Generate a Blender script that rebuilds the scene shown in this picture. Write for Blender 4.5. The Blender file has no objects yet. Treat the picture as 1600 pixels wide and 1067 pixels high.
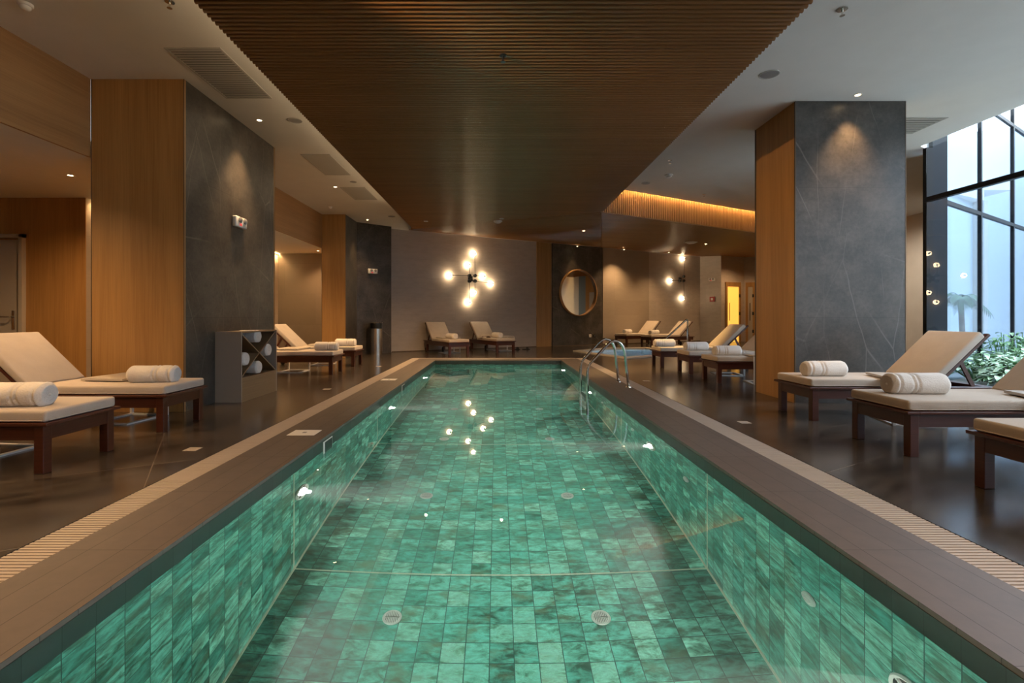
import bpy, bmesh, math, random
from mathutils import Vector, Matrix, noise
from mathutils.geometry import tessellate_polygon

random.seed(7)
SC = bpy.context.scene
COL = SC.collection
PI = math.pi
CAMZ = 1.12
F = 780.0          # focal length in pixels of the 1600 px frame
PX, PY = 777.0, 495.0

# ------------------------------------------------------------------ helpers
def plane_pt(x, y, z=0.0):
    """point at height z seen at photo pixel (x, y)"""
    Y = F * (CAMZ - z) / (y - PY)
    return Vector(((x - PX) / F * Y, Y, z))

class MB:
    def __init__(self):
        self.bm = bmesh.new()

    def _merge(self, b2, M=None):
        if M is not None:
            bmesh.ops.transform(b2, matrix=M, verts=b2.verts)
        me = bpy.data.meshes.new('tmp')
        b2.to_mesh(me)
        b2.free()
        self.bm.from_mesh(me)
        bpy.data.meshes.remove(me)

    def box(self, x0, x1, y0, y1, z0, z1, bevel=0, seg=2, M=None):
        b = bmesh.new()
        bmesh.ops.create_cube(b, size=1)
        bmesh.ops.transform(b, matrix=Matrix.Translation(((x0 + x1) / 2, (y0 + y1) / 2, (z0 + z1) / 2)) @
                            Matrix.Diagonal((x1 - x0, y1 - y0, z1 - z0, 1)), verts=b.verts)
        if bevel:
            bmesh.ops.bevel(b, geom=list(b.edges), offset=bevel, segments=seg, profile=0.5, affect='EDGES')
        self._merge(b, M)
        return self

    def quad(self, *vs):
        self.bm.faces.new([self.bm.verts.new(v) for v in vs])
        return self

    def tube(self, pts, r, n=12, cap=True):
        pts = [Vector(p) for p in pts]
        rings = []
        up = None
        for i, p in enumerate(pts):
            a = pts[max(i - 1, 0)]
            b = pts[min(i + 1, len(pts) - 1)]
            t = (b - a).normalized()
            if up is None:
                up = Vector((0, 0, 1)) if abs(t.z) < 0.9 else Vector((1, 0, 0))
            s = t.cross(up).normalized()
            up = s.cross(t).normalized()
            rr = r[i] if isinstance(r, (list, tuple)) else r
            rings.append([self.bm.verts.new(p + rr * (math.cos(2 * PI * k / n) * s + math.sin(2 * PI * k / n) * up)) for k in range(n)])
        for A, B in zip(rings, rings[1:]):
            for k in range(n):
                self.bm.faces.new((A[k], A[(k + 1) % n], B[(k + 1) % n], B[k]))
        if cap:
            self.bm.faces.new(rings[0][::-1])
            self.bm.faces.new(rings[-1])
        return self

    def lathe(self, prof, n=32, M=None, close=True):
        """prof: list of (radius, z)"""
        b = bmesh.new()
        rings = []
        for r, z in prof:
            if r < 1e-6:
                rings.append([b.verts.new((0, 0, z))])
            else:
                rings.append([b.verts.new((r * math.cos(2 * PI * k / n), r * math.sin(2 * PI * k / n), z)) for k in range(n)])
        for A, B in zip(rings, rings[1:]):
            for k in range(n):
                k2 = (k + 1) % n
                if len(A) == 1 and len(B) == 1:
                    continue
                if len(A) == 1:
                    b.faces.new((A[0], B[k2], B[k]))
                elif len(B) == 1:
                    b.faces.new((A[k], A[k2], B[0]))
                else:
                    b.faces.new((A[k], A[k2], B[k2], B[k]))
        bmesh.ops.recalc_face_normals(b, faces=b.faces)
        self._merge(b, M)
        return self

    def prism(self, poly, z0, z1):
        b = bmesh.new()
        vs = [b.verts.new((p[0], p[1], z0)) for p in poly]
        f = b.faces.new(vs)
        r = bmesh.ops.extrude_face_region(b, geom=[f])
        bmesh.ops.translate(b, verts=[v for v in r['geom'] if isinstance(v, bmesh.types.BMVert)], vec=(0, 0, z1 - z0))
        bmesh.ops.recalc_face_normals(b, faces=b.faces)
        self._merge(b)
        return self

    def build(self, name, mat, parent=None, smooth=False, loc=None):
        bm = self.bm
        uvl = bm.loops.layers.uv.new('UVMap')
        bm.normal_update()
        for f in bm.faces:
            n = f.normal
            if abs(n.z) > 0.7:
                for l in f.loops:
                    l[uvl].uv = (l.vert.co.x, l.vert.co.y)
            else:
                t = Vector((-n.y, n.x, 0)).normalized()
                for l in f.loops:
                    l[uvl].uv = (l.vert.co.x * t.x + l.vert.co.y * t.y, l.vert.co.z)
            f.smooth = bool(smooth)
        me = bpy.data.meshes.new(name)
        bm.to_mesh(me)
        bm.free()
        me.materials.append(mat)
        if smooth and smooth != 'all':
            me.set_sharp_from_angle(angle=math.radians(50))
        o = bpy.data.objects.new(name, me)
        COL.objects.link(o)
        if parent:
            o.parent = parent
        if loc is not None:
            o.location = loc
        return o

def tag(o, label=None, cat=None, group=None, kind=None):
    if label: o['label'] = label
    if cat: o['category'] = cat
    if group: o['group'] = group
    if kind: o['kind'] = kind
    return o

def thing(name, label, cat, loc=(0, 0, 0), rz=0, group=None):
    o = bpy.data.objects.new(name, None)
    o.empty_display_size = 0.1
    COL.objects.link(o)
    o.location = loc
    o.rotation_euler = (0, 0, rz)
    return tag(o, label, cat, group)

def struct(name, mb, mat, label=None, cat=None, smooth=False):
    o = mb.build(name, mat, smooth=smooth)
    o['kind'] = 'structure'
    o['label'] = label or name.replace('_', ' ')
    o['category'] = cat or name.split('_')[0]
    return o

def kids(o):
    return [c for c in bpy.data.objects if c.parent == o]

def copy_tree(o, parent=None):
    c = o.copy()
    COL.objects.link(c)
    if parent:
        c.parent = parent
    for ch in kids(o):
        copy_tree(ch, c)
    return c

def place(proto, used, loc, rz, label, group=None):
    o = copy_tree(proto) if used[0] else proto
    used[0] = True
    o.location = loc
    o.rotation_euler = (0, 0, rz)
    o['label'] = label
    if group: o['group'] = group
    return o

def frame_matrix(origin, xdir, zdir):
    """matrix whose local x, z follow the given world directions"""
    x = Vector(xdir).normalized()
    z = Vector(zdir).normalized()
    y = z.cross(x).normalized()
    x = y.cross(z)
    M = Matrix((x, y, z)).transposed().to_4x4()
    M.translation = origin
    return M

# ------------------------------------------------------------------ materials
def new_mat(name):
    m = bpy.data.materials.new(name)
    m.use_nodes = True
    nt = m.node_tree
    b = nt.nodes['Principled BSDF']
    return m, nt, b

def N(nt, kind, **kw):
    n = nt.nodes.new(kind)
    for k, v in kw.items():
        setattr(n, k, v)
    return n

def uv_map(nt, scale=(1, 1, 1), rot=0):
    tc = N(nt, 'ShaderNodeTexCoord')
    mp = N(nt, 'ShaderNodeMapping')
    mp.inputs['Scale'].default_value = scale
    mp.inputs['Rotation'].default_value = (0, 0, rot)
    nt.links.new(tc.outputs['UV'], mp.inputs['Vector'])
    return mp.outputs['Vector']

def ramp(nt, fac, stops):
    r = N(nt, 'ShaderNodeValToRGB')
    el = r.color_ramp.elements
    while len(el) < len(stops):
        el.new(0.5)
    for e, (p, c) in zip(el, stops):
        e.position = p
        e.color = (c[0], c[1], c[2], 1)
    nt.links.new(fac, r.inputs['Fac'])
    return r.outputs['Color']

def noise_tex(nt, vec, scale, detail=4, rough=0.55, dist=0):
    n = N(nt, 'ShaderNodeTexNoise')
    n.inputs['Scale'].default_value = scale
    n.inputs['Detail'].default_value = detail
    n.inputs['Roughness'].default_value = rough
    n.inputs['Distortion'].default_value = dist
    if vec is not None:
        nt.links.new(vec, n.inputs['Vector'])
    return n.outputs['Fac']

def mix(nt, fac, a, b, blend='MIX'):
    m = N(nt, 'ShaderNodeMix', data_type='RGBA', blend_type=blend)
    for s, v in ((m.inputs[0], fac), (m.inputs[6], a), (m.inputs[7], b)):
        if isinstance(v, (int, float)):
            s.default_value = v
        elif isinstance(v, tuple):
            s.default_value = (*v[:3], 1)
        else:
            nt.links.new(v, s)
    return m.outputs[2]

def bump(nt, b, height, strength=0.2, dist=0.01):
    n = N(nt, 'ShaderNodeBump')
    n.inputs['Strength'].default_value = strength
    n.inputs['Distance'].default_value = dist
    nt.links.new(height, n.inputs['Height'])
    nt.links.new(n.outputs['Normal'], b.inputs['Normal'])

def simple(name, col, rough=0.5, metal=0.0, spec=0.5):
    m, nt, b = new_mat(name)
    b.inputs['Base Color'].default_value = (*col, 1)
    b.inputs['Roughness'].default_value = rough
    b.inputs['Metallic'].default_value = metal
    b.inputs['Specular IOR Level'].default_value = spec
    return m

def textured(name, c1, c2, scale, rough=0.5, bump_s=0.0, detail=4, spec=0.5, stretch=(1, 1, 1), metal=0.0):
    m, nt, b = new_mat(name)
    v = uv_map(nt, stretch)
    f = noise_tex(nt, v, scale, detail)
    nt.links.new(ramp(nt, f, [(0.3, c1), (0.7, c2)]), b.inputs['Base Color'])
    b.inputs['Roughness'].default_value = rough
    b.inputs['Specular IOR Level'].default_value = spec
    b.inputs['Metallic'].default_value = metal
    if bump_s:
        bump(nt, b, f, bump_s, 0.004)
    return m

def wood(name, dark, mid, light, along='v', rough=0.45, band=7.0):
    m, nt, b = new_mat(name)
    st = (14, 0.55, 1) if along == 'v' else (0.55, 14, 1)
    v = uv_map(nt, st)
    f1 = noise_tex(nt, v, 1.6, 6, 0.6, 0.3)
    st2 = (90, 1.2, 1) if along == 'v' else (1.2, 90, 1)
    f2 = noise_tex(nt, uv_map(nt, st2), 1.0, 4, 0.6)
    st3 = (3.0, 0.12, 1) if along == 'v' else (0.12, 3.0, 1)
    f3 = noise_tex(nt, uv_map(nt, st3), 1.3, 2)
    c = ramp(nt, f1, [(0.25, dark), (0.5, mid), (0.75, light)])
    c = mix(nt, 0.45, c, ramp(nt, f2, [(0.3, dark), (0.65, light)]))
    c = mix(nt, 0.35, c, ramp(nt, f3, [(0.3, dark), (0.7, light)]), 'MIX')
    nt.links.new(c, b.inputs['Base Color'])
    b.inputs['Roughness'].default_value = rough
    bump(nt, b, f2, 0.08, 0.002)
    return m

def stone(name, c1, c2, vein, rough=0.42, panel_h=1.69, panel_off=0.58, panel_w=1.52):
    m, nt, b = new_mat(name)
    v = uv_map(nt)
    warp = N(nt, 'ShaderNodeTexNoise')
    warp.inputs['Scale'].default_value = 1.3
    warp.inputs['Detail'].default_value = 3
    nt.links.new(v, warp.inputs['Vector'])
    wv = N(nt, 'ShaderNodeVectorMath', operation='MULTIPLY_ADD')
    nt.links.new(warp.outputs['Color'], wv.inputs[0])
    wv.inputs[1].default_value = (0.10, 0.10, 0)
    nt.links.new(v, wv.inputs[2])
    f = noise_tex(nt, v, 2.2, 8, 0.65)
    fine = noise_tex(nt, v, 22, 5, 0.7)
    base = ramp(nt, f, [(0.36, c1), (0.64, c2)])
    base = mix(nt, 0.4, base, ramp(nt, fine, [(0.3, c1), (0.7, c2)]))
    for rot, sc, th, mk in ((0.75, 1.3, 0.010, 3.0), (-0.6, 1.05, 0.009, 1.7), (-0.9, 1.7, 0.009, 4.1)):
        mp = N(nt, 'ShaderNodeMapping')
        mp.inputs['Rotation'].default_value = (0, 0, rot)
        mp.inputs['Scale'].default_value = (sc, sc * 0.38, 1)
        mp.inputs['Location'].default_value = (mk, mk * 0.7, 0)
        nt.links.new(wv.outputs[0], mp.inputs['Vector'])
        vo = N(nt, 'ShaderNodeTexVoronoi', voronoi_dimensions='2D', feature='DISTANCE_TO_EDGE')
        vo.inputs['Scale'].default_value = 1.0
        nt.links.new(mp.outputs[0], vo.inputs['Vector'])
        msk = ramp(nt, vo.outputs['Distance'], [(0.0, (1, 1, 1)), (th, (0, 0, 0))])
        patch = ramp(nt, noise_tex(nt, mp.outputs[0], 1.1, 2), [(0.47, (0, 0, 0)), (0.66, (0.6, 0.6, 0.6))])
        mm = mix(nt, 1.0, msk, patch, 'MULTIPLY')
        base = mix(nt, mm, base, vein)
    br = N(nt, 'ShaderNodeTexBrick', offset=0.0)
    br.inputs['Scale'].default_value = 1.0
    br.inputs['Brick Width'].default_value = panel_w * 4
    br.inputs['Row Height'].default_value = panel_h
    br.inputs['Mortar Size'].default_value = 0.0025
    br.inputs['Color1'].default_value = (1, 1, 1, 1)
    br.inputs['Color2'].default_value = (0.9, 0.9, 0.9, 1)
    br.inputs['Mortar'].default_value = (0.45, 0.45, 0.45, 1)
    mp = N(nt, 'ShaderNodeMapping')
    mp.inputs['Location'].default_value = (100, panel_off, 0)
    nt.links.new(v, mp.inputs['Vector'])
    nt.links.new(mp.outputs[0], br.inputs['Vector'])
    base = mix(nt, 1.0, base, br.outputs['Color'], 'MULTIPLY')
    nt.links.new(base, b.inputs['Base Color'])
    b.inputs['Roughness'].default_value = rough
    bump(nt, b, f, 0.3, 0.008)
    return m

def tiled(name, c1, c2, mortar, w, h, msize, rough=0.4, off=0.0, rot=0, noise_scale=3, mottled=0.4, dark=(0.02, 0.02, 0.02), loc=(0, 0, 0), bias=0.0, spec=0.5, nst=(1, 1, 1), bmp=0.0):
    m, nt, b = new_mat(name)
    tc = N(nt, 'ShaderNodeTexCoord')
    mp = N(nt, 'ShaderNodeMapping')
    mp.inputs['Rotation'].default_value = (0, 0, rot)
    mp.inputs['Location'].default_value = loc
    nt.links.new(tc.outputs['UV'], mp.inputs['Vector'])
    v = mp.outputs['Vector']
    br = N(nt, 'ShaderNodeTexBrick', offset=off)
    br.inputs['Scale'].default_value = 1.0
    br.inputs['Brick Width'].default_value = w
    br.inputs['Row Height'].default_value = h
    br.inputs['Mortar Size'].default_value = msize
    br.inputs['Mortar Smooth'].default_value = 0.0
    br.inputs['Bias'].default_value = bias
    br.inputs['Color1'].default_value = (*c1, 1)
    br.inputs['Color2'].default_value = (*c2, 1)
    br.inputs['Mortar'].default_value = (*mortar, 1)
    nt.links.new(v, br.inputs['Vector'])
    mp2 = N(nt, 'ShaderNodeMapping')
    mp2.inputs['Scale'].default_value = nst
    nt.links.new(v, mp2.inputs['Vector'])
    f = noise_tex(nt, mp2.outputs[0], noise_scale, 8, 0.68, 0.2)
    msk = ramp(nt, f, [(0.42, (0, 0, 0)), (0.68, (mottled, mottled, mottled))])
    c = mix(nt, msk, br.outputs['Color'], dark)
    c = mix(nt, br.outputs['Fac'], c, mortar)
    nt.links.new(c, b.inputs['Base Color'])
    b.inputs['Roughness'].default_value = rough
    b.inputs['Specular IOR Level'].default_value = spec
    if bmp:
        bump(nt, b, f, bmp, 0.004)
    return m

def emissive(name, col, strength):
    m, nt, b = new_mat(name)
    b.inputs['Base Color'].default_value = (*col, 1)
    b.inputs['Emission Color'].default_value = (*col, 1)
    b.inputs['Emission Strength'].default_value = strength
    return m

WARM = (1.0, 0.60, 0.28)
M_OAK = wood('oak_veneer', (0.25, 0.118, 0.034), (0.40, 0.21, 0.066), (0.52, 0.295, 0.105))
M_OAK_H = wood('oak_veneer_horizontal', (0.24, 0.12, 0.042), (0.36, 0.19, 0.075), (0.46, 0.26, 0.11), 'u')
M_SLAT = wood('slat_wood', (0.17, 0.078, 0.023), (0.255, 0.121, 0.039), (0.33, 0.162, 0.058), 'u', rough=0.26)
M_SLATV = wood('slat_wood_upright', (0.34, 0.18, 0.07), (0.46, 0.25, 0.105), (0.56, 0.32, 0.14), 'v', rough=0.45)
M_MAHOG = wood('mahogany', (0.034, 0.0085, 0.0045), (0.064, 0.0165, 0.008), (0.098, 0.027, 0.0125), 'u', rough=0.35)
M_STONE = stone('slate_stone', (0.018, 0.0155, 0.013), (0.105, 0.091, 0.077), (0.22, 0.20, 0.175))
M_CONC = tiled('concrete_panels', (0.50, 0.44, 0.385), (0.54, 0.475, 0.42), (0.40, 0.35, 0.305), 2.4, 0.6, 0.002, 0.55, 0.0, 0, 2.5, 0.45, (0.38, 0.33, 0.285), nst=(1, 3, 1))
M_GREIGE = textured('greige_plaster', (0.52, 0.49, 0.45), (0.56, 0.53, 0.49), 3, 0.7)
M_ALCOVE = tiled('alcove_stone_tile', (0.11, 0.085, 0.06), (0.13, 0.10, 0.075), (0.07, 0.055, 0.04), 1.8, 0.9, 0.002, 0.5, 0.5, 0, 2.5, 0.5, (0.10, 0.08, 0.06))
M_BEIGE = tiled('beige_panels', (0.36, 0.30, 0.24), (0.39, 0.33, 0.265), (0.3, 0.25, 0.2), 2.4, 0.6, 0.002, 0.55, 0.0, 0, 2.5, 0.3, (0.3, 0.25, 0.2), nst=(1, 3, 1))
M_PLASTER = textured('white_plaster', (0.78, 0.77, 0.735), (0.81, 0.80, 0.765), 3, 0.85)
M_FLOOR = tiled('slate_floor_tile', (0.058, 0.048, 0.039), (0.074, 0.061, 0.050), (0.145, 0.122, 0.104), 2.66, 1.33, 0.0035, 0.2, 0.0, math.radians(-30), 2.2, 1.0, (0.015, 0.012, 0.0098), loc=(0.37, 0.735, 0), nst=(0.7, 3, 1), bmp=0.03)
M_COPING = tiled('coping_stone', (0.115, 0.096, 0.086), (0.13, 0.109, 0.098), (0.04, 0.033, 0.029), 0.1617, 0.8, 0.002, 0.48, 0.0, 0, 9, 0.35, (0.07, 0.062, 0.058), loc=(0.0257, 0, 0))
T = 0.1575
def pool_tile(name):
    m, nt, b = new_mat(name)
    tc = N(nt, 'ShaderNodeTexCoord')
    mp = N(nt, 'ShaderNodeMapping')
    mp.inputs['Location'].default_value = (0.05, 0.015, 0)
    nt.links.new(tc.outputs['UV'], mp.inputs['Vector'])
    br = N(nt, 'ShaderNodeTexBrick', offset=0.0)
    for k, v in (('Scale', 1.0), ('Brick Width', T), ('Row Height', T), ('Mortar Size', 0.0028), ('Mortar Smooth', 0.0), ('Bias', 0.0)):
        br.inputs[k].default_value = v
    br.inputs['Color1'].default_value = (0, 0, 0, 1)
    br.inputs['Color2'].default_value = (1, 1, 1, 1)
    nt.links.new(mp.outputs[0], br.inputs['Vector'])
    rnd = br.outputs['Color']
    off = N(nt, 'ShaderNodeVectorMath', operation='MULTIPLY_ADD')   # every tile gets its own glaze pattern
    nt.links.new(rnd, off.inputs[0])
    off.inputs[1].default_value = (37, 91, 53)
    sc = N(nt, 'ShaderNodeVectorMath', operation='MULTIPLY')
    nt.links.new(mp.outputs[0], sc.inputs[0])
    sc.inputs[1].default_value = (1, 2.2, 1)
    nt.links.new(sc.outputs[0], off.inputs[2])
    base = ramp(nt, rnd, [(0.0, (0.025, 0.13, 0.105)), (0.35, (0.05, 0.225, 0.185)), (0.7, (0.11, 0.36, 0.30)), (1.0, (0.23, 0.55, 0.46))])
    f = noise_tex(nt, off.outputs[0], 7.0, 7, 0.68, 0.4)
    shade = ramp(nt, f, [(0.38, (0.16, 0.21, 0.16)), (0.49, (0.72, 0.75, 0.68)), (0.62, (1.45, 1.45, 1.42))])
    c = mix(nt, 1.0, base, shade, 'MULTIPLY')
    f2 = noise_tex(nt, off.outputs[0], 3.0, 5, 0.6)
    c = mix(nt, ramp(nt, f2, [(0.52, (0, 0, 0)), (0.66, (0.7, 0.7, 0.7))]), c, (0.04, 0.055, 0.025))
    c = mix(nt, br.outputs['Fac'], c, (0.006, 0.03, 0.025))
    nt.links.new(c, b.inputs['Base Color'])
    b.inputs['Roughness'].default_value = 0.3
    return m
M_POOL = pool_tile('teal_pool_tile')
M_DRY_SHADE = tiled('shaded_dry_row_tile', (0.012, 0.02, 0.02), (0.025, 0.038, 0.036), (0.004, 0.006, 0.006), T, T, 0.0018, 0.4, 0.0, 0, 5.0, 0.7, (0.02, 0.024, 0.016), loc=(0.05, 0.135, 0), nst=(1, 2.2, 1))  # pool tile with the shade above the water painted into its colour
M_JOINT = simple('pale_grout_strip', (0.62, 0.62, 0.5), 0.6)
M_GRATE = textured('cream_grate_plastic', (0.42, 0.36, 0.305), (0.47, 0.405, 0.345), 8, 0.5)
M_CHANNEL = simple('dark_channel', (0.012, 0.01, 0.009), 0.8)
M_STEEL = simple('polished_steel', (0.72, 0.70, 0.66), 0.12, 1.0)
M_BRUSH = simple('brushed_steel', (0.6, 0.57, 0.53), 0.27, 1.0)
M_TRIM = simple('bronze_trim', (0.16, 0.12, 0.085), 0.5, 0.6)
M_WHITE = simple('white_plastic', (0.86, 0.85, 0.81), 0.4)
M_WMETAL = simple('white_painted_metal', (0.66, 0.66, 0.66), 0.4)
M_GREYP = simple('grey_plastic', (0.30, 0.30, 0.30), 0.5)
M_BLACK = simple('black_metal', (0.008, 0.008, 0.009), 0.4)
M_FRAME = simple('dark_window_frame', (0.004, 0.0055, 0.008), 0.45, 0, 0.15)
M_RED = simple('red_plastic', (0.35, 0.03, 0.02), 0.45)
M_RUBBER = simple('black_rubber', (0.012, 0.012, 0.012), 0.7)
M_DOOR = simple('grey_lacquer_door', (0.46, 0.42, 0.36), 0.5)
M_CAB = simple('taupe_laminate', (0.38, 0.32, 0.265), 0.5)
M_CABW = wood('cabinet_oak', (0.16, 0.10, 0.05), (0.24, 0.16, 0.085), (0.31, 0.21, 0.12), 'u')
M_MIRROR = simple('mirror_silver', (0.88, 0.88, 0.88), 0.02, 1.0)
M_MFRAME = wood('mirror_frame_oak', (0.26, 0.13, 0.045), (0.38, 0.2, 0.075), (0.46, 0.25, 0.1), 'u')
M_SOIL = textured('pale_gravel', (0.36, 0.35, 0.32), (0.55, 0.54, 0.51), 40, 0.9)
M_COURT = tiled('white_court_cladding', (0.50, 0.555, 0.59), (0.63, 0.675, 0.705), (0.40, 0.45, 0.49), 1.35, 9.0, 0.006, 0.5, 0.0, 0, 1.0, 0.0)
M_TRUNK = textured('palm_trunk', (0.08, 0.05, 0.03), (0.16, 0.11, 0.07), 14, 0.85, 0.5)

def cloth(name, c1, c2, scale=160, rough=0.95, bs=0.35):
    m, nt, b = new_mat(name)
    tc = N(nt, 'ShaderNodeTexCoord')
    f = noise_tex(nt, tc.outputs['Object'], scale, 2)
    f2 = noise_tex(nt, tc.outputs['Object'], 5, 3)
    c = mix(nt, 0.3, ramp(nt, f2, [(0.3, c1), (0.7, c2)]), ramp(nt, f, [(0.3, c1), (0.7, c2)]))
    nt.links.new(c, b.inputs['Base Color'])
    b.inputs['Roughness'].default_value = rough
    b.inputs['Sheen Weight'].default_value = 0.15
    mx = N(nt, 'ShaderNodeMath', operation='MULTIPLY_ADD')
    nt.links.new(f2, mx.inputs[0])
    mx.inputs[1].default_value = 2.5
    nt.links.new(f, mx.inputs[2])
    bump(nt, b, mx.outputs[0], bs, 0.004)
    return m
M_CUSH = cloth('cream_canvas', (0.47, 0.405, 0.34), (0.54, 0.47, 0.40), 120, 0.9, 0.3)
M_TOWEL = cloth('white_terry', (0.70, 0.66, 0.62), (0.82, 0.79, 0.75), 90, 1.0, 0.9)
M_DARKCL = cloth('brown_cloth', (0.05, 0.03, 0.02), (0.09, 0.055, 0.035), 60)

M_BULB = emissive('lit_opal_globe', (1.0, 0.74, 0.44), 34)
M_LENS = emissive('lit_downlight_lens', (1.0, 0.72, 0.40), 40)
M_POOLLENS = emissive('lit_pool_lens', (0.95, 1.0, 0.88), 25)
M_LED = emissive('lit_led_strip', (1.0, 0.62, 0.26), 12)
M_SAUNA = emissive('lit_amber_glass', (1.0, 0.52, 0.08), 1.1)
M_REDLED = emissive('lit_red_led', (1.0, 0.12, 0.1), 0.5)

def leaf_mat(name, green, pale, w):
    m, nt, b = new_mat(name)
    v = uv_map(nt, (1, 1, 1))
    tc = N(nt, 'ShaderNodeTexCoord')
    f = noise_tex(nt, tc.outputs['Object'], 9, 3)
    c = ramp(nt, f, [(0.5 - w, green), (0.5 + w, pale)])
    nt.links.new(c, b.inputs['Base Color'])
    b.inputs['Roughness'].default_value = 0.35
    return m
M_LEAF = leaf_mat('glossy_leaf', (0.04, 0.15, 0.03), (0.45, 0.58, 0.42), 0.12)
M_LEAF2 = leaf_mat('dark_leaf', (0.02, 0.075, 0.02), (0.10, 0.24, 0.07), 0.2)
M_PALM = leaf_mat('palm_leaf', (0.03, 0.09, 0.04), (0.09, 0.2, 0.09), 0.25)

def water(name, tint=(0.9, 1.0, 0.96)):
    m = bpy.data.materials.new(name)
    m.use_nodes = True
    nt = m.node_tree
    nt.nodes.clear()
    out = N(nt, 'ShaderNodeOutputMaterial')
    g = N(nt, 'ShaderNodeBsdfGlass')
    g.inputs['Color'].default_value = (*tint, 1)
    g.inputs['IOR'].default_value = 1.33
    g.inputs['Roughness'].default_value = 0.0
    tc = N(nt, 'ShaderNodeTexCoord')
    f = noise_tex(nt, tc.outputs['Object'], 1.5, 2)
    bp = N(nt, 'ShaderNodeBump')
    bp.inputs['Strength'].default_value = 0.035
    bp.inputs['Distance'].default_value = 0.02
    nt.links.new(f, bp.inputs['Height'])
    nt.links.new(bp.outputs['Normal'], g.inputs['Normal'])
    nt.links.new(g.outputs[0], out.inputs['Surface'])
    return m
M_WATER = water('pool_water', (1, 1, 1))
nt = M_WATER.node_tree
sc_ = N(nt, 'ShaderNodeVolumeScatter')
sc_.inputs['Color'].default_value = (0.8, 1.0, 0.9, 1)
sc_.inputs['Density'].default_value = 0.009
sc_.inputs['Anisotropy'].default_value = 0.0
nt.links.new(sc_.outputs[0], [n for n in nt.nodes if n.type == 'OUTPUT_MATERIAL'][0].inputs['Volume'])

def pane_mat(name, tint, refl):
    m = bpy.data.materials.new(name)
    m.use_nodes = True
    nt = m.node_tree
    nt.nodes.clear()
    out = N(nt, 'ShaderNodeOutputMaterial')
    t = N(nt, 'ShaderNodeBsdfTransparent')
    t.inputs['Color'].default_value = (*tint, 1)
    g = N(nt, 'ShaderNodeBsdfGlossy')
    g.inputs['Roughness'].default_value = 0.0
    fr = N(nt, 'ShaderNodeFresnel')
    ge = N(nt, 'ShaderNodeNewGeometry')
    ir = N(nt, 'ShaderNodeMapRange')        # same reflectance from either side of the pane
    ir.inputs['To Min'].default_value = refl
    ir.inputs['To Max'].default_value = 1 / refl
    nt.links.new(ge.outputs['Backfacing'], ir.inputs['Value'])
    nt.links.new(ir.outputs[0], fr.inputs['IOR'])
    mx = N(nt, 'ShaderNodeMixShader')
    nt.links.new(fr.outputs[0], mx.inputs[0])
    nt.links.new(t.outputs[0], mx.inputs[1])
    nt.links.new(g.outputs[0], mx.inputs[2])
    nt.links.new(mx.outputs[0], out.inputs['Surface'])
    return m
M_PANE = pane_mat('clear_pane', (0.95, 0.97, 0.98), 1.3)
M_FPANE = pane_mat('facade_pane', (0.80, 0.86, 0.92), 1.2)

# ------------------------------------------------------------------ layout numbers
ZC = 3.92            # white ceiling
ZL = 3.0             # alcove ceiling
ZP = 3.40            # slatted panel underside
PXL, PXR = -1.607, 1.659
PYN, PYF = 0.35, 12.94
CW, GW = 0.485, 0.225
ZW = -0.12           # water level
ZB = -1.84           # pool floor
CXL, CXR = PXL - CW, PXR + CW
GXL, GXR = CXL - GW, CXR + GW
WU = Vector((math.cos(math.radians(29.8)), math.sin(math.radians(29.8)), 0))   # direction of the rear wall
WN = Vector((WU.y, -WU.x, 0))                                                  # its normal into the hall
W0 = Vector((-3.34, 15.9, 0))

def wall_pt(px, py=None, off=0.0):
    """point on the rear wall (moved off metres into the hall) seen at photo pixel"""
    o = W0 + WN * off
    r = (px - PX) / F
    s = (r * o.y - o.x) / (WU.x - r * WU.y)
    p = o + WU * s
    p.z = 0 if py is None else CAMZ - (py - PY) * p.y / F
    return p

def wall_s(px):
    return (wall_pt(px) - W0).dot(WU)

# ------------------------------------------------------------------ setting: floor, pool, grates
JAC = [(2.65, 16.2), (3.5, 13.55), (5.5, 15.1), (5.25, 17.7), (3.75, 17.4)]
def poly_mesh(mb, loops, z, flip=False):
    vs = [Vector((p[0], p[1], z)) for lp in loops for p in lp]
    tris = tessellate_polygon([[Vector((p[0], p[1], 0)) for p in lp] for lp in loops])
    bv = [mb.bm.verts.new(v) for v in vs]
    for t in tris:
        f = mb.bm.faces.new([bv[i] for i in t])
        f.normal_update()
        if (f.normal.z < 0) != flip:
            f.normal_flip()

mb = MB()
XE, YE, XW, YS = 12.4, 26.0, -10.0, -5.0
outer = [(XW, YS), (XE, YS), (XE, YE), (XW, YE)]
hole = [(GXL, PYN - CW - GW), (GXR, PYN - CW - GW), (GXR, PYF + CW + GW), (GXL, PYF + CW + GW)]
poly_mesh(mb, [outer, hole, JAC], 0.0)
struct('floor', mb, M_FLOOR, 'dark slate tile floor around the pool', 'floor')

# pool basin: four walls and a floor (faces look inward)
mb = MB()
zt = -0.022
mb.quad((PXL, PYN, ZB), (PXR, PYN, ZB), (PXR, PYF, ZB), (PXL, PYF, ZB))
mb.quad((PXL, PYF, ZB), (PXL, PYF, zt), (PXL, PYN, zt), (PXL, PYN, ZB))
mb.quad((PXR, PYN, ZB), (PXR, PYN, zt), (PXR, PYF, zt), (PXR, PYF, ZB))
mb.quad((PXR, PYF, ZB), (PXR, PYF, zt), (PXL, PYF, zt), (PXL, PYF, ZB))
mb.quad((PXL, PYN, ZB), (PXL, PYN, zt), (PXR, PYN, zt), (PXR, PYN, ZB))
bmesh.ops.recalc_face_normals(mb.bm, faces=mb.bm.faces)
cen = Vector((0, 6, -1))
for f in mb.bm.faces:
    f.normal_update()
    if f.normal.dot(cen - f.calc_center_median()) < 0:
        f.normal_flip()
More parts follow.
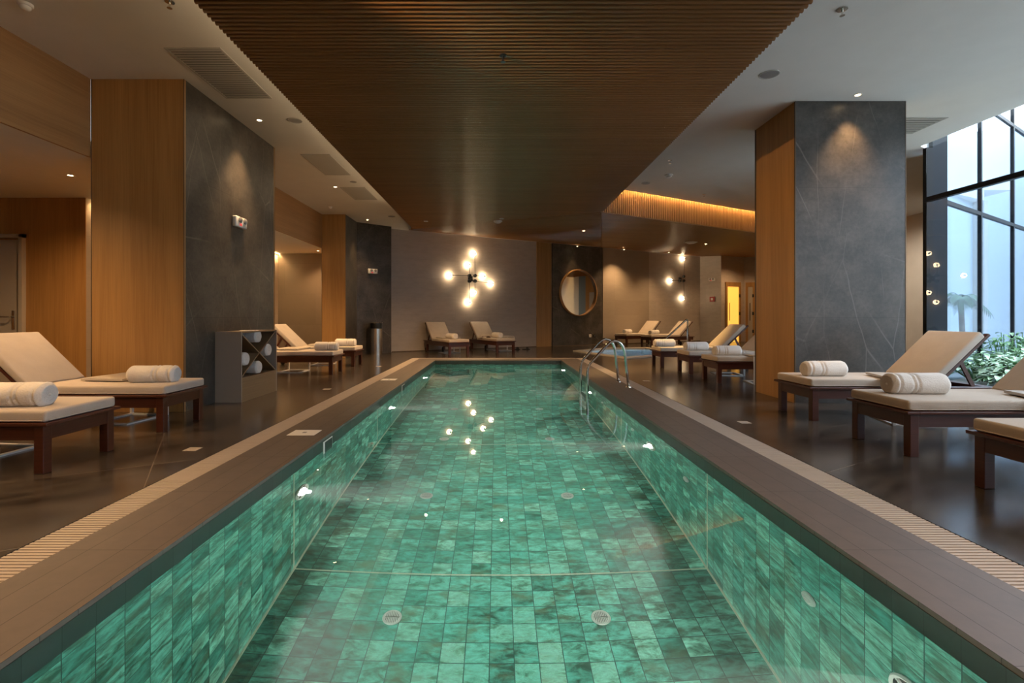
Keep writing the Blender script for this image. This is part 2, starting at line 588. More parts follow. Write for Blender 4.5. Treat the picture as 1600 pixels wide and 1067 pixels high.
basin = struct('pool_basin', mb, M_POOL, 'sunken swimming pool lined with mottled teal tiles', 'pool')
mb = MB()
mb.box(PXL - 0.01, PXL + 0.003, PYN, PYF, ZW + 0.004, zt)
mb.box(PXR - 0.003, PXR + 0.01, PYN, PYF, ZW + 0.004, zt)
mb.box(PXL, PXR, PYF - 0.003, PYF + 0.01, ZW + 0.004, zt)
mb.build('shaded_dry_row', M_DRY_SHADE, basin)
mb = MB()
e = 0.004
for s, X in ((1, PXL), (-1, PXR)):
    mb.box(min(X, X + s * 0.012), max(X, X + s * 0.012), PYN, PYF, ZB, ZB + 0.012)
    for Yj in (3.94, 6.68, 9.42):
        mb.box(min(X, X + s * e), max(X, X + s * e), Yj - 0.005, Yj + 0.005, ZB, ZW)
for Yj in (3.94, 6.68, 9.42):
    mb.box(PXL, PXR, Yj - 0.005, Yj + 0.005, ZB, ZB + e)
mb.build('grout_strip', M_JOINT, basin)

mb = MB()
yn2, yf2 = PYN - CW, PYF + CW
for b in ((CXL, PXL, yn2, yf2), (PXR, CXR, yn2, yf2), (PXL, PXR, yn2, PYN), (PXL, PXR, PYF, yf2)):
    mb.box(*b, -0.022, 0.0)
struct('pool_coping', mb, M_COPING, 'grey stone coping slabs around the pool edge', 'coping')

mb = MB()
for b in ((GXL, CXL, yn2 - GW, yf2 + GW), (CXR, GXR, yn2 - GW, yf2 + GW), (CXL, CXR, yn2 - GW, yn2), (CXL, CXR, yf2, yf2 + GW)):
    mb.box(*b, -0.12, -0.05)
gx0, gx1, gy0, gy1 = GXL, GXR, yn2 - GW, yf2 + GW
for b in ((gx0 - 0.02, gx0, gy0 - 0.02, gy1 + 0.02), (gx1, gx1 + 0.02, gy0 - 0.02, gy1 + 0.02), (gx0, gx1, gy0 - 0.02, gy0), (gx0, gx1, gy1, gy1 + 0.02)):
    mb.box(*b, -0.12, -0.001)
for b in ((CXL, CXL + 0.02, yn2, yf2), (CXR - 0.02, CXR, yn2, yf2), (CXL, CXR, yn2, yn2 + 0.02), (CXL, CXR, yf2 - 0.02, yf2)):
    mb.box(*b, -0.12, -0.023)
struct('drain_channel', mb, M_CHANNEL, 'dark overflow channel under the slatted grate', 'channel')

def grate(x0, x1, y0, y1, along, label):
    mb = MB()
    p, w = 0.0285, 0.018
    if along == 'y':
        n = int((y1 - y0) / p)
        for i in range(n):
            a = y0 + i * p
            mb.box(x0 + 0.004, x1 - 0.004, a, a + w, -0.022, -0.002)
        for k in (0.06, 0.5, 0.94):
            xm = x0 + (x1 - x0) * k
            mb.box(xm - 0.004, xm + 0.004, y0, y1, -0.05, -0.007)
    else:
        n = int((x1 - x0) / p)
        for i in range(n):
            a = x0 + i * p
            mb.box(a, a + w, y0 + 0.004, y1 - 0.004, -0.022, -0.002)
        for k in (0.06, 0.5, 0.94):
            ym = y0 + (y1 - y0) * k
            mb.box(x0, x1, ym - 0.004, ym + 0.004, -0.05, -0.007)
    tag(mb.build('drain_grate', M_GRATE), label, 'drain grate', 'overflow grates round the pool')
grate(GXL, CXL, 0.3, yf2 + GW, 'y', 'cream slatted overflow grate between coping and the floor with the towel cabinet')
grate(CXR, GXR, 0.3, yf2 + GW, 'y', 'cream slatted overflow grate along the coping that carries the steel ladder rails')
grate(CXL, CXR, yf2, yf2 + GW, 'x', 'cream overflow grate across the far end of the pool')

# water
mb = MB()
mb.box(PXL - 0.01, PXR + 0.01, PYN - 0.01, PYF + 0.01, ZB - 0.02, ZW)
struct('pool_water', mb, M_WATER, 'still clear water surface of the swimming pool', 'water')

# ------------------------------------------------------------------ columns, frieze and left alcove
XF = -4.79
def column(name, x0, x1, y0, y1, label, faces):
    """faces: dict side -> material; built as a core and four cladding slabs"""
    root = thing(name, label, 'column', ((x0 + x1) / 2, (y0 + y1) / 2, 0))
    root['kind'] = 'structure'
    hx, hy, t = (x1 - x0) / 2, (y1 - y0) / 2, 0.03
    boxes = {'-y': (-hx, hx, -hy, -hy + t), '+y': (-hx, hx, hy - t, hy), '-x': (-hx, -hx + t, -hy + t, hy - t), '+x': (hx - t, hx, -hy + t, hy - t)}
    for k, (m, nm) in faces.items():
        MB().box(*boxes[k], 0, ZC).build(nm, m, root)
    e = 0.004
    tr = MB()
    for sx in (-1, 1):
        for sy in (-1, 1):
            tr.box(sx * hx - e, sx * hx + e, sy * hy - e, sy * hy + e, 0, ZC)
    tr.build('corner_trim', M_TRIM, root)
    return root
WD, ST = (M_OAK, 'wood_cladding'), (M_STONE, 'stone_cladding')
column('column', -4.78, -3.69, 5.88, 8.27, 'broad column of warm oak and dark slate behind the towel cabinet', {'-y': WD, '+y': WD, '-x': WD, '+x': ST})
column('column', 3.87, 5.30, 6.48, 7.49, 'column with slate front and oak flank beside the window', {'-y': ST, '+y': ST, '-x': WD, '+x': WD})
column('column', -4.80, -4.15, 13.65, 14.80, 'slim oak and slate column beside the steel waste bin', {'-y': WD, '+y': WD, '-x': WD, '+x': ST})

mb = MB()
mb.box(XF - 0.03, XF, YS + 1, 5.88, ZL, ZC)
mb.box(XF - 0.03, XF, 8.27, 13.65, ZL, ZC)
struct('trim_1', mb, M_OAK_H, 'horizontal oak frieze above the lounge alcove', 'trim')
mb = MB()
mb.box(XW, XF - 0.03, YS + 1, 16.0, ZL, ZL + 0.2)
struct('ceiling_alcove', mb, M_PLASTER, 'low white ceiling of the left alcove', 'ceiling')
mb = MB()
mb.box(-9.6, -6.5, 7.88, 7.895, 0, ZL)
struct('wall_alcove', mb, M_OAK, 'oak panelled wall with the grey door', 'wall')
mb = MB()
mb.box(-6.62, -6.5, 7.896, 14.8, 0, ZL)
struct('wall_alcove_side', mb, M_BEIGE, 'pale side wall washed by the light strip', 'wall')
mb = MB()
mb.box(-6.5, -4.15, 14.8, 14.92, 0, ZL)
struct('wall_alcove_end', mb, M_ALCOVE, 'brown stone tile wall at the end of the alcove', 'wall')
mb = MB()
mb.box(-9.7, -9.55, YS, 8.0, 0, ZL + 0.2)
struct('wall_left', mb, M_OAK, 'far left wall', 'wall')
mb = MB()
mb.box(XW, 7.1, -4.1, -3.95, 0, ZC + 0.3)
struct('wall_front', mb, M_CONC, 'grey wall behind the camera end of the pool', 'wall')

# door in the alcove wall
d = thing('door_1', 'pale grey flush door in the oak wall with lever handle', 'door', (-7.93, 7.86, 0))
d['kind'] = 'structure'
MB().box(-0.45, 0.42, -0.005, 0.02, 0.01, 2.33).build('door_leaf', M_DOOR, d)
mb = MB()
mb.box(0.43, 0.49, -0.05, 0.03, 0, 2.42, 0.004)
mb.box(-0.52, -0.46, -0.05, 0.03, 0, 2.42, 0.004)
mb.box(-0.52, 0.49, -0.05, 0.03, 2.36, 2.42, 0.004)
mb.build('door_frame', M_DOOR, d)
h = MB()
h.box(0.3, 0.345, -0.02, -0.004, 0.92, 1.22, 0.004)
h.tube([(0.322, -0.02, 1.12), (0.322, -0.07, 1.12), (0.3, -0.08, 1.12), (0.17, -0.08, 1.12)], 0.012)
h.build('door_handle', M_BRUSH, d, smooth=True)

# ------------------------------------------------------------------ rear wall
RX = [(9.43, 23.05), (10.0, 22.3), (11.25, 22.75), (12.0, 22.35)]
def wall_seg(name, a, b, z1, mat, label, t=0.12, z0=0):
    a, b = Vector((*a[:2], 0)), Vector((*b[:2], 0))
    d = (b - a).normalized()
    n = Vector((-d.y, d.x, 0)) * t
    mb = MB()
    mb.prism([a.to_tuple()[:2], b.to_tuple()[:2], (b + n).to_tuple()[:2], (a + n).to_tuple()[:2]], z0, z1)
    return struct(name, mb, mat, label, 'wall')
wend = W0 + WU * ((9.43 - W0.x) / WU.x)
wstart = W0 - WU * 1.2
wall_seg('wall_back', wstart, wend, ZC, M_CONC, 'slanted grey concrete wall behind the globe lamps')
wall_seg('wall_back_return', wend, RX[1], ZC, M_CONC, 'short grey wall with the fire alarm')
wall_seg('wall_back_doors', RX[1], RX[2], ZC, M_CONC, 'grey wall holding the amber glass door')
wall_seg('wall_back_corner', RX[2], RX[3], ZC, M_CONC, 'grey wall in the far right corner')
wall_seg('wall_right', RX[3], (11.62, 16.7), ZC, M_OAK, 'oak wall with pale door seen in the round mirror')
wall_seg('wall_right_jamb', (11.62, 16.7), (11.6, 16.3), ZC, simple('blue_grey_panel', (0.2, 0.27, 0.34), 0.4), 'blue grey panel seen in the round mirror')
wall_seg('wall_right_plaster', (11.6, 16.3), (11.45, 14.2), ZC, M_PLASTER, 'white plaster wall seen in the round mirror')
wall_seg('wall_right_beige', (11.45, 14.2), (11.4, 13.4), ZC, M_GREIGE, 'beige wall behind the window post')
d = thing('door_4', 'pale door in the oak wall that shows in the round mirror', 'door', (11.64, 17.35, 0), PI / 2)
d['kind'] = 'structure'
MB().box(-0.42, 0.42, -0.001, 0.03, 0.0, 2.5).build('door_leaf', M_DOOR, d)
h = MB()
h.tube([(0.34, 0.03, 1.05), (0.34, 0.08, 1.05), (0.22, 0.08, 1.05)], 0.012)
h.build('door_handle', M_BRUSH, d, smooth=True)
wall_seg('wall_right_end', (11.4, 13.4), (11.7, 12.0), ZC, M_GREIGE, 'end of the beige wall')
def clad(name, px0, px1, off, mat, label, z1=ZC, thick=0.03):
    a, b = wall_pt(px0, off=0.002), wall_pt(px1, off=0.002)
    n = WN * thick
    mb = MB()
    mb.prism([a.to_tuple()[:2], (a + n).to_tuple()[:2], (b + n).to_tuple()[:2], b.to_tuple()[:2]], 0.0, z1)
    return struct(name, mb, mat, label, 'wall panel')
clad('wall_panel_oak', 838, 861, 0, M_OAK, 'narrow oak strip beside the mirror wall')
clad('wall_panel_slate', 862, 940, 0, M_STONE, 'dark slate wall panel that carries the mirror', thick=0.05)
clad('wall_panel_beige', 941, 1013, 0, M_BEIGE, 'lit beige wall panel right of the mirror', thick=0.04)
# slate front next to the slim column
a, b = Vector((-4.15, 14.65, 0)), Vector((-3.3, 15.25, 0))
mb = MB()
mb.prism([(-4.15, 14.75), (-3.29, 15.5), (-3.42, 15.9), (-4.15, 15.4)], 0, ZC)
struct('wall_slate_pier', mb, M_STONE, 'slate pier behind the steel waste bin', 'wall')
# pale skirting
mb = MB()
for p0, p1, o in ((612, 838, 0.012), (862, 940, 0.06), (941, 1013, 0.05), (1014, 1094, 0.012)):
    a, b = wall_pt(p0, off=0.0), wall_pt(p1, off=0.0)
    n = WN * o
    mb.prism([a.to_tuple()[:2], (a + n).to_tuple()[:2], (b + n).to_tuple()[:2], b.to_tuple()[:2]], 0.0, 0.025)
struct('baseboard_back', mb, M_TRIM, 'thin metal skirting along the rear wall', 'baseboard')

# ------------------------------------------------------------------ ceilings
QD = Vector((0.872, 0.489, 0)).normalized()
QN = Vector((QD.y, -QD.x, 0))
Q0 = Vector((2.25, 10.82, 0))
def face_at(X, off=0.0):
    o = Q0 + QN * off
    return o + QD * ((X - o.x) / QD.x)
LW = [(6.95, 8.2), (7.45, 8.5), (9.56, 10.9), (11.7, 12.0)]      # edge of the light court
mb = MB()
A = [(-4.8, -4.0), (6.95, -4.0)] + LW + [face_at(11.7, 0.1).to_tuple()[:2], face_at(2.1, 0.1).to_tuple()[:2], (-4.8, face_at(2.1, 0.1).y)]
mb.prism(A, ZC, ZC + 0.25)
ceil = struct('ceiling', mb, M_PLASTER, 'flat white plaster ceiling', 'ceiling')
mb = MB()
B = [(-4.8, face_at(2.1, 0.1).y), face_at(2.1, 0.1).to_tuple()[:2], face_at(2.1, -0.06).to_tuple()[:2], face_at(12.4, -0.06).to_tuple()[:2], (12.4, 25), (-4.8, 25)]
mb.prism(B, ZC, ZC + 0.25)
struct('ceiling_rear', mb, M_PLASTER, 'white ceiling beyond the slatted panel', 'ceiling')
mb = MB()
mb.prism([(XW, YS), (6.95, YS)] + LW + [(12.4, 12.0), (12.4, 26), (XW, 26)], ZC + 0.25, 6.4)
struct('roof', mb, M_PLASTER, 'building mass above the ceilings', 'roof')

# slatted panel over the pool
P0 = Vector((-2.2, 13.0, ZP)); P1 = Vector((2.25, 10.82, ZP))
prof = [(-0.017, 0.045), (-0.017, 0.012), (-0.0125, 0.004), (-0.005, 0.0), (0.005, 0.0), (0.0125, 0.004), (0.017, 0.012), (0.017, 0.045)]
def slat(mb, a, b, pr=prof):
    a, b = Vector(a), Vector(b)
    d = (b - a).normalized()
    s = Vector((-d.y, d.x, 0)).normalized()
    u = Vector((0, 0, 1))
    A = [mb.bm.verts.new(a + s * p + u * q) for p, q in pr]
    B = [mb.bm.verts.new(b + s * p + u * q) for p, q in pr]
    for k in range(len(pr) - 1):
        mb.bm.faces.new((A[k], B[k], B[k + 1], A[k + 1]))
    mb.bm.faces.new(A); mb.bm.faces.new(B[::-1])
mb = MB()
y = -3.6
while y < 12.99:
    xr = 2.29 if y < P1.y else P1.x + (P0.x - P1.x) * (y - P1.y) / (P0.y - P1.y)
    slat(mb, (-2.2, y, ZP), (xr, y, ZP))
    y += 0.054
bmesh.ops.recalc_face_normals(mb.bm, faces=mb.bm.faces)
struct('ceiling_slat_panel', mb, M_SLAT, 'dropped ceiling panel of dark rounded wooden slats over the pool', 'ceiling panel', smooth=True)
mb = MB()
mb.prism([(-2.18, -3.7), (2.27, -3.7), (2.27, P1.y), (-2.18, 12.98)], ZP + 0.04, ZC)
struct('ceiling_slat_backing', mb, simple('dark_backing', (0.018, 0.009, 0.005), 0.8), 'dark backing above the wooden slats', 'ceiling panel')

# folded slatted soffits that climb from the panel to the rear wall
def lerp(a, b, t): return a + (b - a) * t
wl = W0 + WU * 0.55 + WN * 0.02; wl.z = ZC
w2 = wall_pt(940, off=0.02); w2.z = ZC
w3 = w2 + WU * 10.2; w3.z = ZC
P2 = face_at(12.3); P2.z = ZP
for nm, a0, a1, b0, b1, n, lab in (('ceiling_soffit', P0, P1, wl, w2, 62, 'folded slatted soffit rising to the globe lamp wall'),
                                   ('ceiling_soffit_right', P1, P2, w2, w3, 120, 'folded slatted soffit beyond the glowing slat upstand')):
    mb = MB()
    for i in range(n):
        t = (i + 0.5) / n
        slat(mb, lerp(a0, b0, t), lerp(a1, b1, t))
    bmesh.ops.recalc_face_normals(mb.bm, faces=mb.bm.faces)
    struct(nm, mb, M_SLAT, lab, 'ceiling panel', smooth=True)
    mb = MB()
    up = Vector((0, 0, 0.046))
    for i in range(12):
        t0, t1 = i / 12, (i + 1) / 12
        mb.quad(lerp(a0, b0, t0) + up, lerp(a1, b1, t0) + up, lerp(a1, b1, t1) + up, lerp(a0, b0, t1) + up)
    struct(nm + '_backing', mb, M_SLAT, 'backing of the ' + lab, 'ceiling panel')

# glowing upright slats
mb = MB()
L = (face_at(12.2) - Q0).length
n = int(L / 0.06)
for i in range(n):
    c = Q0 + QD * (0.03 + i * 0.06)
    M = frame_matrix(c, QD, (0, 0, 1))
    mb.box(-0.0165, 0.0165, -0.045, 0.0, ZP - 0.01, ZC + 0.22, M=M)
mb.box(0, L, 0.0, 0.02, ZP - 0.01, ZC + 0.22, M=frame_matrix(Q0, QD, (0, 0, 1)))
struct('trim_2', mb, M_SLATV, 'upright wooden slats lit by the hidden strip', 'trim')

# ------------------------------------------------------------------ window, facade, court
root = thing('window_1', 'tall glass wall of the hall with dark post and transom', 'window', (7.05, 0, 0))
root['kind'] = 'structure'
MB().box(-0.004, 0.004, -3.9, 8.2, 0.0, ZC + 2.4).build('pane', M_PANE, root)
MB().box(0.05, 0.15, 8.25, 8.33, 0, ZC).build('corner_post', M_FRAME, root)
MB().box(0.15, 0.39, 8.25, 8.33, 0, 6.4).build('post_flange', simple('blue_grey_steel', (0.004, 0.0075, 0.013), 0.5, 0, 0.15), root)
MB().box(-0.045, 0.045, -3.9, 8.2, 3.0, 3.075, 0.004).build('transom', M_FRAME, root)
for ym in (6.1, 4.0, 1.9, -0.2, -2.3):
    MB().box(-0.045, 0.045, ym - 0.04, ym + 0.04, 0, ZC + 2.4).build('mullion', M_FRAME, root)
MB().box(-0.05, 0.05, -3.9, 8.2, 0, 0.06).build('sill', M_FRAME, root)

FD = Vector((0.843, 0.537, 0)).normalized(); FN = Vector((-FD.y, FD.x, 0))
F0 = Vector((7.41, 8.36, 0))
root = thing('window_2', 'courtyard glass facade with thin dark mullions', 'window', F0, math.atan2(FD.y, FD.x))
root['kind'] = 'structure'
MB().box(0, 12, -0.004, 0.004, 0, 8.4).build('pane', M_FPANE, root)
for s in (2.07, 4.21, 6.35, 8.5, 10.6):
    MB().box(s - 0.035, s + 0.035, -0.03, 0.03, 0, 8.4).build('mullion', M_FRAME, root)
for z in (3.07, 5.18, 7.3):
    MB().box(0, 12, -0.028, 0.028, z - 0.035, z + 0.035).build('transom', M_FRAME, root)
mb = MB()
c0 = Vector((9.56, 10.9, 0))
c1 = c0 + FD * 12
for a, b in (((7.48, 8.52, 0), c0), (c0, c1)):
    a, b = Vector(a), Vector(b)
    dd = (b - a).normalized(); nn = Vector((-dd.y, dd.x, 0)) * 0.15
    mb.prism([a.to_tuple()[:2], b.to_tuple()[:2], (b + nn).to_tuple()[:2], (a + nn).to_tuple()[:2]], -0.1, 9.0)
struct('wall_court', mb, M_COURT, 'white clad wall behind the courtyard facade', 'wall')
mb = MB()
mb.box(17.5, 17.7, -6, 18, -0.1, 7.0)
mb.box(7.1, 17.7, -6.2, -6, -0.1, 7.0)
struct('wall_court_far', mb, M_COURT, 'white walls closing the far side of the courtyard', 'wall')
mb = MB()
poly_mesh(mb, [[(7.11, -6), (17.6, -6), (17.6, 16.5), (9.6, 10.9), (7.5, 8.5), (7.11, 8.2)]], 0.02)
struct('ground_court', mb, M_SOIL, 'planting bed of the courtyard', 'ground')

# ------------------------------------------------------------------ jacuzzi
mb = MB()
jc = Vector((sum(p[0] for p in JAC) / 5, sum(p[1] for p in JAC) / 5, 0))
def grow(p, k): return (jc.x + (p[0] - jc.x) * k, jc.y + (p[1] - jc.y) * k)
jo = [grow(p, 1.13) for p in JAC]
ji = [grow(p, 0.98) for p in JAC]
for i in range(5):
    j = (i + 1) % 5
    mb.quad((*jo[i], 0.03), (*jo[j], 0.03), (*ji[j], 0.03), (*ji[i], 0.03))
    mb.quad((*jo[i], 0.0), (*jo[j], 0.0), (*jo[j], 0.03), (*jo[i], 0.03))
    mb.quad((*ji[i], 0.03), (*ji[j], 0.03), (*ji[j], -0.15), (*ji[i], -0.15))
bmesh.ops.recalc_face_normals(mb.bm, faces=mb.bm.faces)
jb = thing('whirlpool', 'sunken whirlpool with pale rim and bright blue water', 'whirlpool', (0, 0, 0))
jb['kind'] = 'structure'
mb.build('rim', simple('pale_rim_stone', (0.6, 0.53, 0.45), 0.4), jb)
mb = MB()
for i in range(5):
    j = (i + 1) % 5
    mb.quad((*ji[i], -0.15), (*ji[j], -0.15), (*ji[j], -0.95), (*ji[i], -0.95))
vs = [mb.bm.verts.new((*p, -0.95)) for p in ji]
mb.bm.faces.new(vs)
mb.build('basin', tiled('pale_blue_tile', (0.6, 0.72, 0.78), (0.68, 0.78, 0.83), (0.3, 0.45, 0.5), 0.1, 0.1, 0.003, 0.3), jb)
mb = MB()
mb.bm.faces.new([mb.bm.verts.new((*p, -0.02)) for p in ji])
mb.build('water_surface', water('whirlpool_water', (0.9, 0.97, 1.0)), jb)

# ------------------------------------------------------------------ lights helper
def lamp(kind, name, loc, energy, col, parent=None, rot=(0, 0, 0), **kw):
    l = bpy.data.lights.new(name, kind)
    l.energy = energy
    l.color = col
    for k, v in kw.items():
        setattr(l, k, v)
    o = bpy.data.objects.new(name, l)
    COL.objects.link(o)
    o.location = loc
    o.rotation_euler = rot
    if parent: o.parent = parent
    return o

def aim(o, target):
    d = Vector(target) - o.location
    o.rotation_euler = d.to_track_quat('-Z', 'Y').to_euler()

# ------------------------------------------------------------------ downlights
def downlight(loc, label, energy=140, size=74, col=WARM, lens=None):
    t = thing('downlight', label, 'ceiling light', loc, 0, 'recessed warm downlights')
    MB().lathe([(0.03, -0.001), (0.034, -0.005), (0.05, -0.006), (0.052, 0.0)], 24).build('trim_ring', M_WHITE, t, smooth=True)
    MB().lathe([(0.0, -0.0005), (0.029, -0.0005), (0.029, 0.0)], 24).build('lens', lens or M_LENS, t)
    lamp('SPOT', 'downlight_beam', (0, 0, -0.03), energy, col, t, spot_size=math.radians(size), spot_blend=1.0, shadow_soft_size=0.03)
    return t
downlight((-3.39, 7.11, ZC), 'lit downlight above the towel cabinet beside the broad column', 330)
downlight((-3.49, 10.76, ZC), 'small lit downlight between the two blank ceiling hatches')
downlight((-3.74, 14.40, ZC), 'lit downlight above the steel waste bin', 160)
downlight((4.55, 6.30, ZC), 'lit downlight washing the slate front of the window column', 200)
downlight((-3.45, 3.46, ZC), 'lit downlight over the two loungers in front of the oak column', 225)
downlight((-3.45, 0.2, ZC), 'lit downlight over the floor behind the loungers')
downlight((3.0, 3.1, ZC), 'added fill downlight out of view between the pool and the second lounger', 70, 150)  # added out of view to warm the oak flank
downlight((3.0, 0.2, ZC), 'added fill downlight out of view by the near end of the pool', 90, 150)  # second added lamp for the window side, also out of view
downlight((-3.0, -2.2, ZC), 'added fill downlight behind the camera on the frieze side', 320, 150)  # added fill for everything that faces the camera
downlight((3.0, -2.2, ZC), 'added fill downlight behind the camera on the window side', 320, 150)  # matching added fill, unseen behind the camera
downlight((9.6, 13.3, ZC), 'added hidden fill downlight in front of the beige wall behind the window column', 380, 168, (1.0, 0.82, 0.62))  # added lamp standing in for daylight on the rear hall wall
downlight((9.6, 17.4, ZC), 'added hidden fill downlight before the hidden oak door seen in the mirror', 130, 130)  # added so the wall reflected in the mirror is lit
downlight((-1.7, 11.9, ZP), 'added black-lens fill downlight set in the slats before the lounger nearer the waste bin', 520, 150, WARM, M_BLACK)  # added fill lamp, lens black so the fitting does not show
downlight((0.1, 11.6, ZP), 'added black-lens fill downlight set in the slats before the lounger beside the oak strip', 520, 150, WARM, M_BLACK)  # its added twin for the rear wall, lens blacked out too
downlight((-1.4, 0.9, ZP), 'added fill downlight out of view set in the slats high above the near end, frieze side', 330, 138)  # added out of view to bring up warm light on the columns
downlight((0.9, 1.0, ZP), 'added fill downlight out of view set in the slats high above the near end, window side', 170, 138)  # weaker added partner, equally out of view
downlight((-5.67, 6.63, ZL), 'lit downlight in the low alcove ceiling near the grey door', 260, 150)
downlight((-5.10, 14.2, ZL), 'lit downlight in the low alcove ceiling before the stone tile wall', 240, 120)
downlight((-5.6, 10.4, ZL), 'lit downlight in the low alcove ceiling behind the broad column', 240, 140)
downlight((-5.8, 2.6, ZL), 'lit downlight in the low alcove ceiling beside the frieze', 300, 150)
downlight((-5.67, 4.4, ZL), 'lit downlight in the low alcove ceiling in front of the oak column', 300, 150)
def soffit_z(p, a0, a1, b0, b1):
    best = (9, 0)
    for i in range(81):
        for j in range(41):
            q = lerp(lerp(a0, b0, i / 80), lerp(a1, b1, i / 80), j / 40)
            best = min(best, ((Vector((q.x, q.y)) - Vector((p.x, p.y))).length, q.z))
    return best[1]
def on_soffit(px, py, quad):
    z = 3.6
    for _ in range(6):
        p = plane_pt(px, py, z)
        z = soffit_z(p, *quad)
    p.z = z
    return p
QL, QR = (P0, P1, wl, w2), (P1, P2, w2, w3)
p = on_soffit(912, 360, QL); p.z -= 0.01
downlight(p, 'lit downlight in the slatted soffit before the round mirror', 80, 60)
pm = wall_pt(902, off=0.35); pm.z = ZC - 0.09
downlight(pm, 'lit downlight close to the slate panel above the round mirror', 70, 70)
pm = wall_pt(975, off=0.7); pm.z = ZC - 0.12
downlight(pm, 'lit downlight above the beige panel beside the mirror', 330, 110)
p = on_soffit(1103, 381, QR); p.z -= 0.01
downlight(p, 'lit downlight in the slatted soffit near the fire alarm', 400, 150)
pm = wall_pt(1045, off=1.2); pm.z = ZC - 0.16
downlight(pm, 'lit downlight over the slanted pair of loungers', 260, 110)

downlight((10.5, 21.3, 3.80), 'added fill downlight before the amber glass door', 220, 140)  # added to brighten the dark wall around the doors
# LED strips
t = thing('ceiling_light_strip', 'hidden warm light strip along the pale alcove wall', 'light strip', (-6.45, 11.4, ZL - 0.03), 0, 'warm light strips')
MB().box(-0.012, 0.012, -3.4, 3.4, 0, 0.012).build('diffuser', M_LED, t)
lamp('AREA', 'strip_glow', (0, 0, -0.01), 150, (1.0, 0.60, 0.25), t, shape='RECTANGLE', size=0.03, size_y=6.8, spread=math.radians(140))
t = thing('ceiling_light_strip', 'added unseen fill strip on top of the slatted panel along its frieze side', 'light strip', (-2.16, 4.7, 3.66), 0, 'warm light strips')  # added to lift the plaster ceiling, no strip known there
MB().box(-0.01, 0.01, -7.6, 7.6, 0, 0.012).build('diffuser', M_LED, t)
lamp('AREA', 'strip_glow', (-0.03, 0, 0.01), 32, (1.0, 0.72, 0.42), t, rot=(0, math.radians(115), 0), shape='RECTANGLE', size=0.03, size_y=15)
c = face_at(7.0, 0.055); c.z = ZC + 0.17
t = thing('ceiling_light_strip', 'hidden warm light strip above the upright slats', 'light strip', c, math.atan2(QD.y, QD.x), 'warm light strips')
MB().box(-5.3, 5.3, -0.01, 0.01, 0.0, 0.012).build('diffuser', M_LED, t)
lamp('AREA', 'strip_glow', (0, 0, -0.01), 520, (1.0, 0.60, 0.22), t, shape='RECTANGLE', size=10.6, size_y=0.03, spread=math.radians(150))

# ------------------------------------------------------------------ wall sconces
def sconce(center_px, bulbs, hubs, links, label, off=0.16):
    c = wall_pt(*center_px, off=0.0)
    t = thing('wall_sconce', label, 'wall lamp', c, math.atan2(WU.y, WU.x), 'globe wall sconces')
    def loc(px, py, o):
        w = wall_pt(px, py, o) - c
        return Vector((w.dot(WU), -o, w.z))
    plate = MB()
    hp = [loc(*h, off) for h in hubs]
    hc = sum(hp, Vector()) / len(hp)
    plate.box(hc.x - 0.09, hc.x + 0.09, -0.03, -0.001, hc.z - 0.09, hc.z + 0.09, 0.006)
    plate.tube([(hc.x, -0.03, hc.z), (hc.x, -off, hc.z)], 0.012)
    plate.build('wall_plate', M_BLACK, t, smooth=True)
    for q in hp:
        MB().lathe([(0, -0.045), (0.05, -0.045), (0.062, -0.03), (0.062, 0.03), (0.05, 0.045), (0, 0.045)], 24,
                   Matrix.Translation(q) @ Matrix.Rotation(PI / 2, 4, 'X')).build('hub', M_BLACK, t, smooth=True)
    for b, hi in zip(bulbs, links):
        q = loc(*b, off)
        h = hp[hi]
        d = (q - h).normalized()
        a = MB()
        a.tube([h, q - d * 0.02], 0.008, 8)
        a.tube([q + Vector((0, 0.02, 0)), q + Vector((0, -0.03, 0))], 0.03, 14)
        a.build('arm', M_BLACK, t, smooth=True)
        g = MB()
        bmesh.ops.create_uvsphere(g.bm, u_segments=24, v_segments=14, radius=0.085,
                                  matrix=Matrix.Translation(q + Vector((0, 0.095, 0))))
        g.build('globe', M_BULB, t, smooth='all')
    return t
sconce((738, 435), [(742, 395.5), (733.5, 413.6), (704, 430), (757, 431.5), (769.5, 443), (742, 457), (733.8, 472)],
       [(733.6, 430.6), (742.2, 430.6), (733.6, 439), (742.2, 439)], [1, 0, 0, 1, 3, 3, 2],
       'black wall lamp with seven lit globes on a cross of arms above two loungers')
sconce((1069, 437), [(1070, 404), (1050, 438.5), (1069, 466)],
       [(1068.5, 432), (1068.5, 438.5), (1062.5, 438.5)], [0, 2, 1],
       'black wall lamp with three lit globes near the fire alarm')

# ------------------------------------------------------------------ round mirror, outlets, alarms
c = wall_pt(903, 457.5, 0.055)
t = thing('round_mirror', 'large round mirror in a thin oak hoop on the slate panel', 'mirror', c, math.atan2(WU.y, WU.x))
R = Matrix.Rotation(PI / 2, 4, 'X')
MB().lathe([(0.875, 0.0), (0.875, 0.10), (0.905, 0.10), (0.915, 0.09), (0.915, 0.0)], 96, R).build('frame', M_MFRAME, t, smooth=True)
MB().lathe([(0, 0.02), (0.876, 0.02), (0.876, 0.004), (0, 0.004)], 96, R).build('glass', M_MIRROR, t)
def on_wall_box(name, px, py, w, h, dpt, mat, label, cat, off=0.0, group=None):
    c = wall_pt(px, py, off)
    t = thing(name, label, cat, c, math.atan2(WU.y, WU.x), group)
    MB().box(-w / 2, w / 2, -dpt, 0, -h / 2, h / 2, 0.006).build('cover_plate', mat, t)
    return t
o = on_wall_box('power_outlet', 922, 524.6, 0.12, 0.12, 0.015, M_WHITE, 'white square power outlet low on the slate mirror panel', 'outlet', 0.055)
MB().lathe([(0, 0.0), (0.02, 0.0), (0.022, 0.004), (0, 0.004)], 20, Matrix.Translation((0, -0.015, 0)) @ R).build('socket', M_GREYP, o)
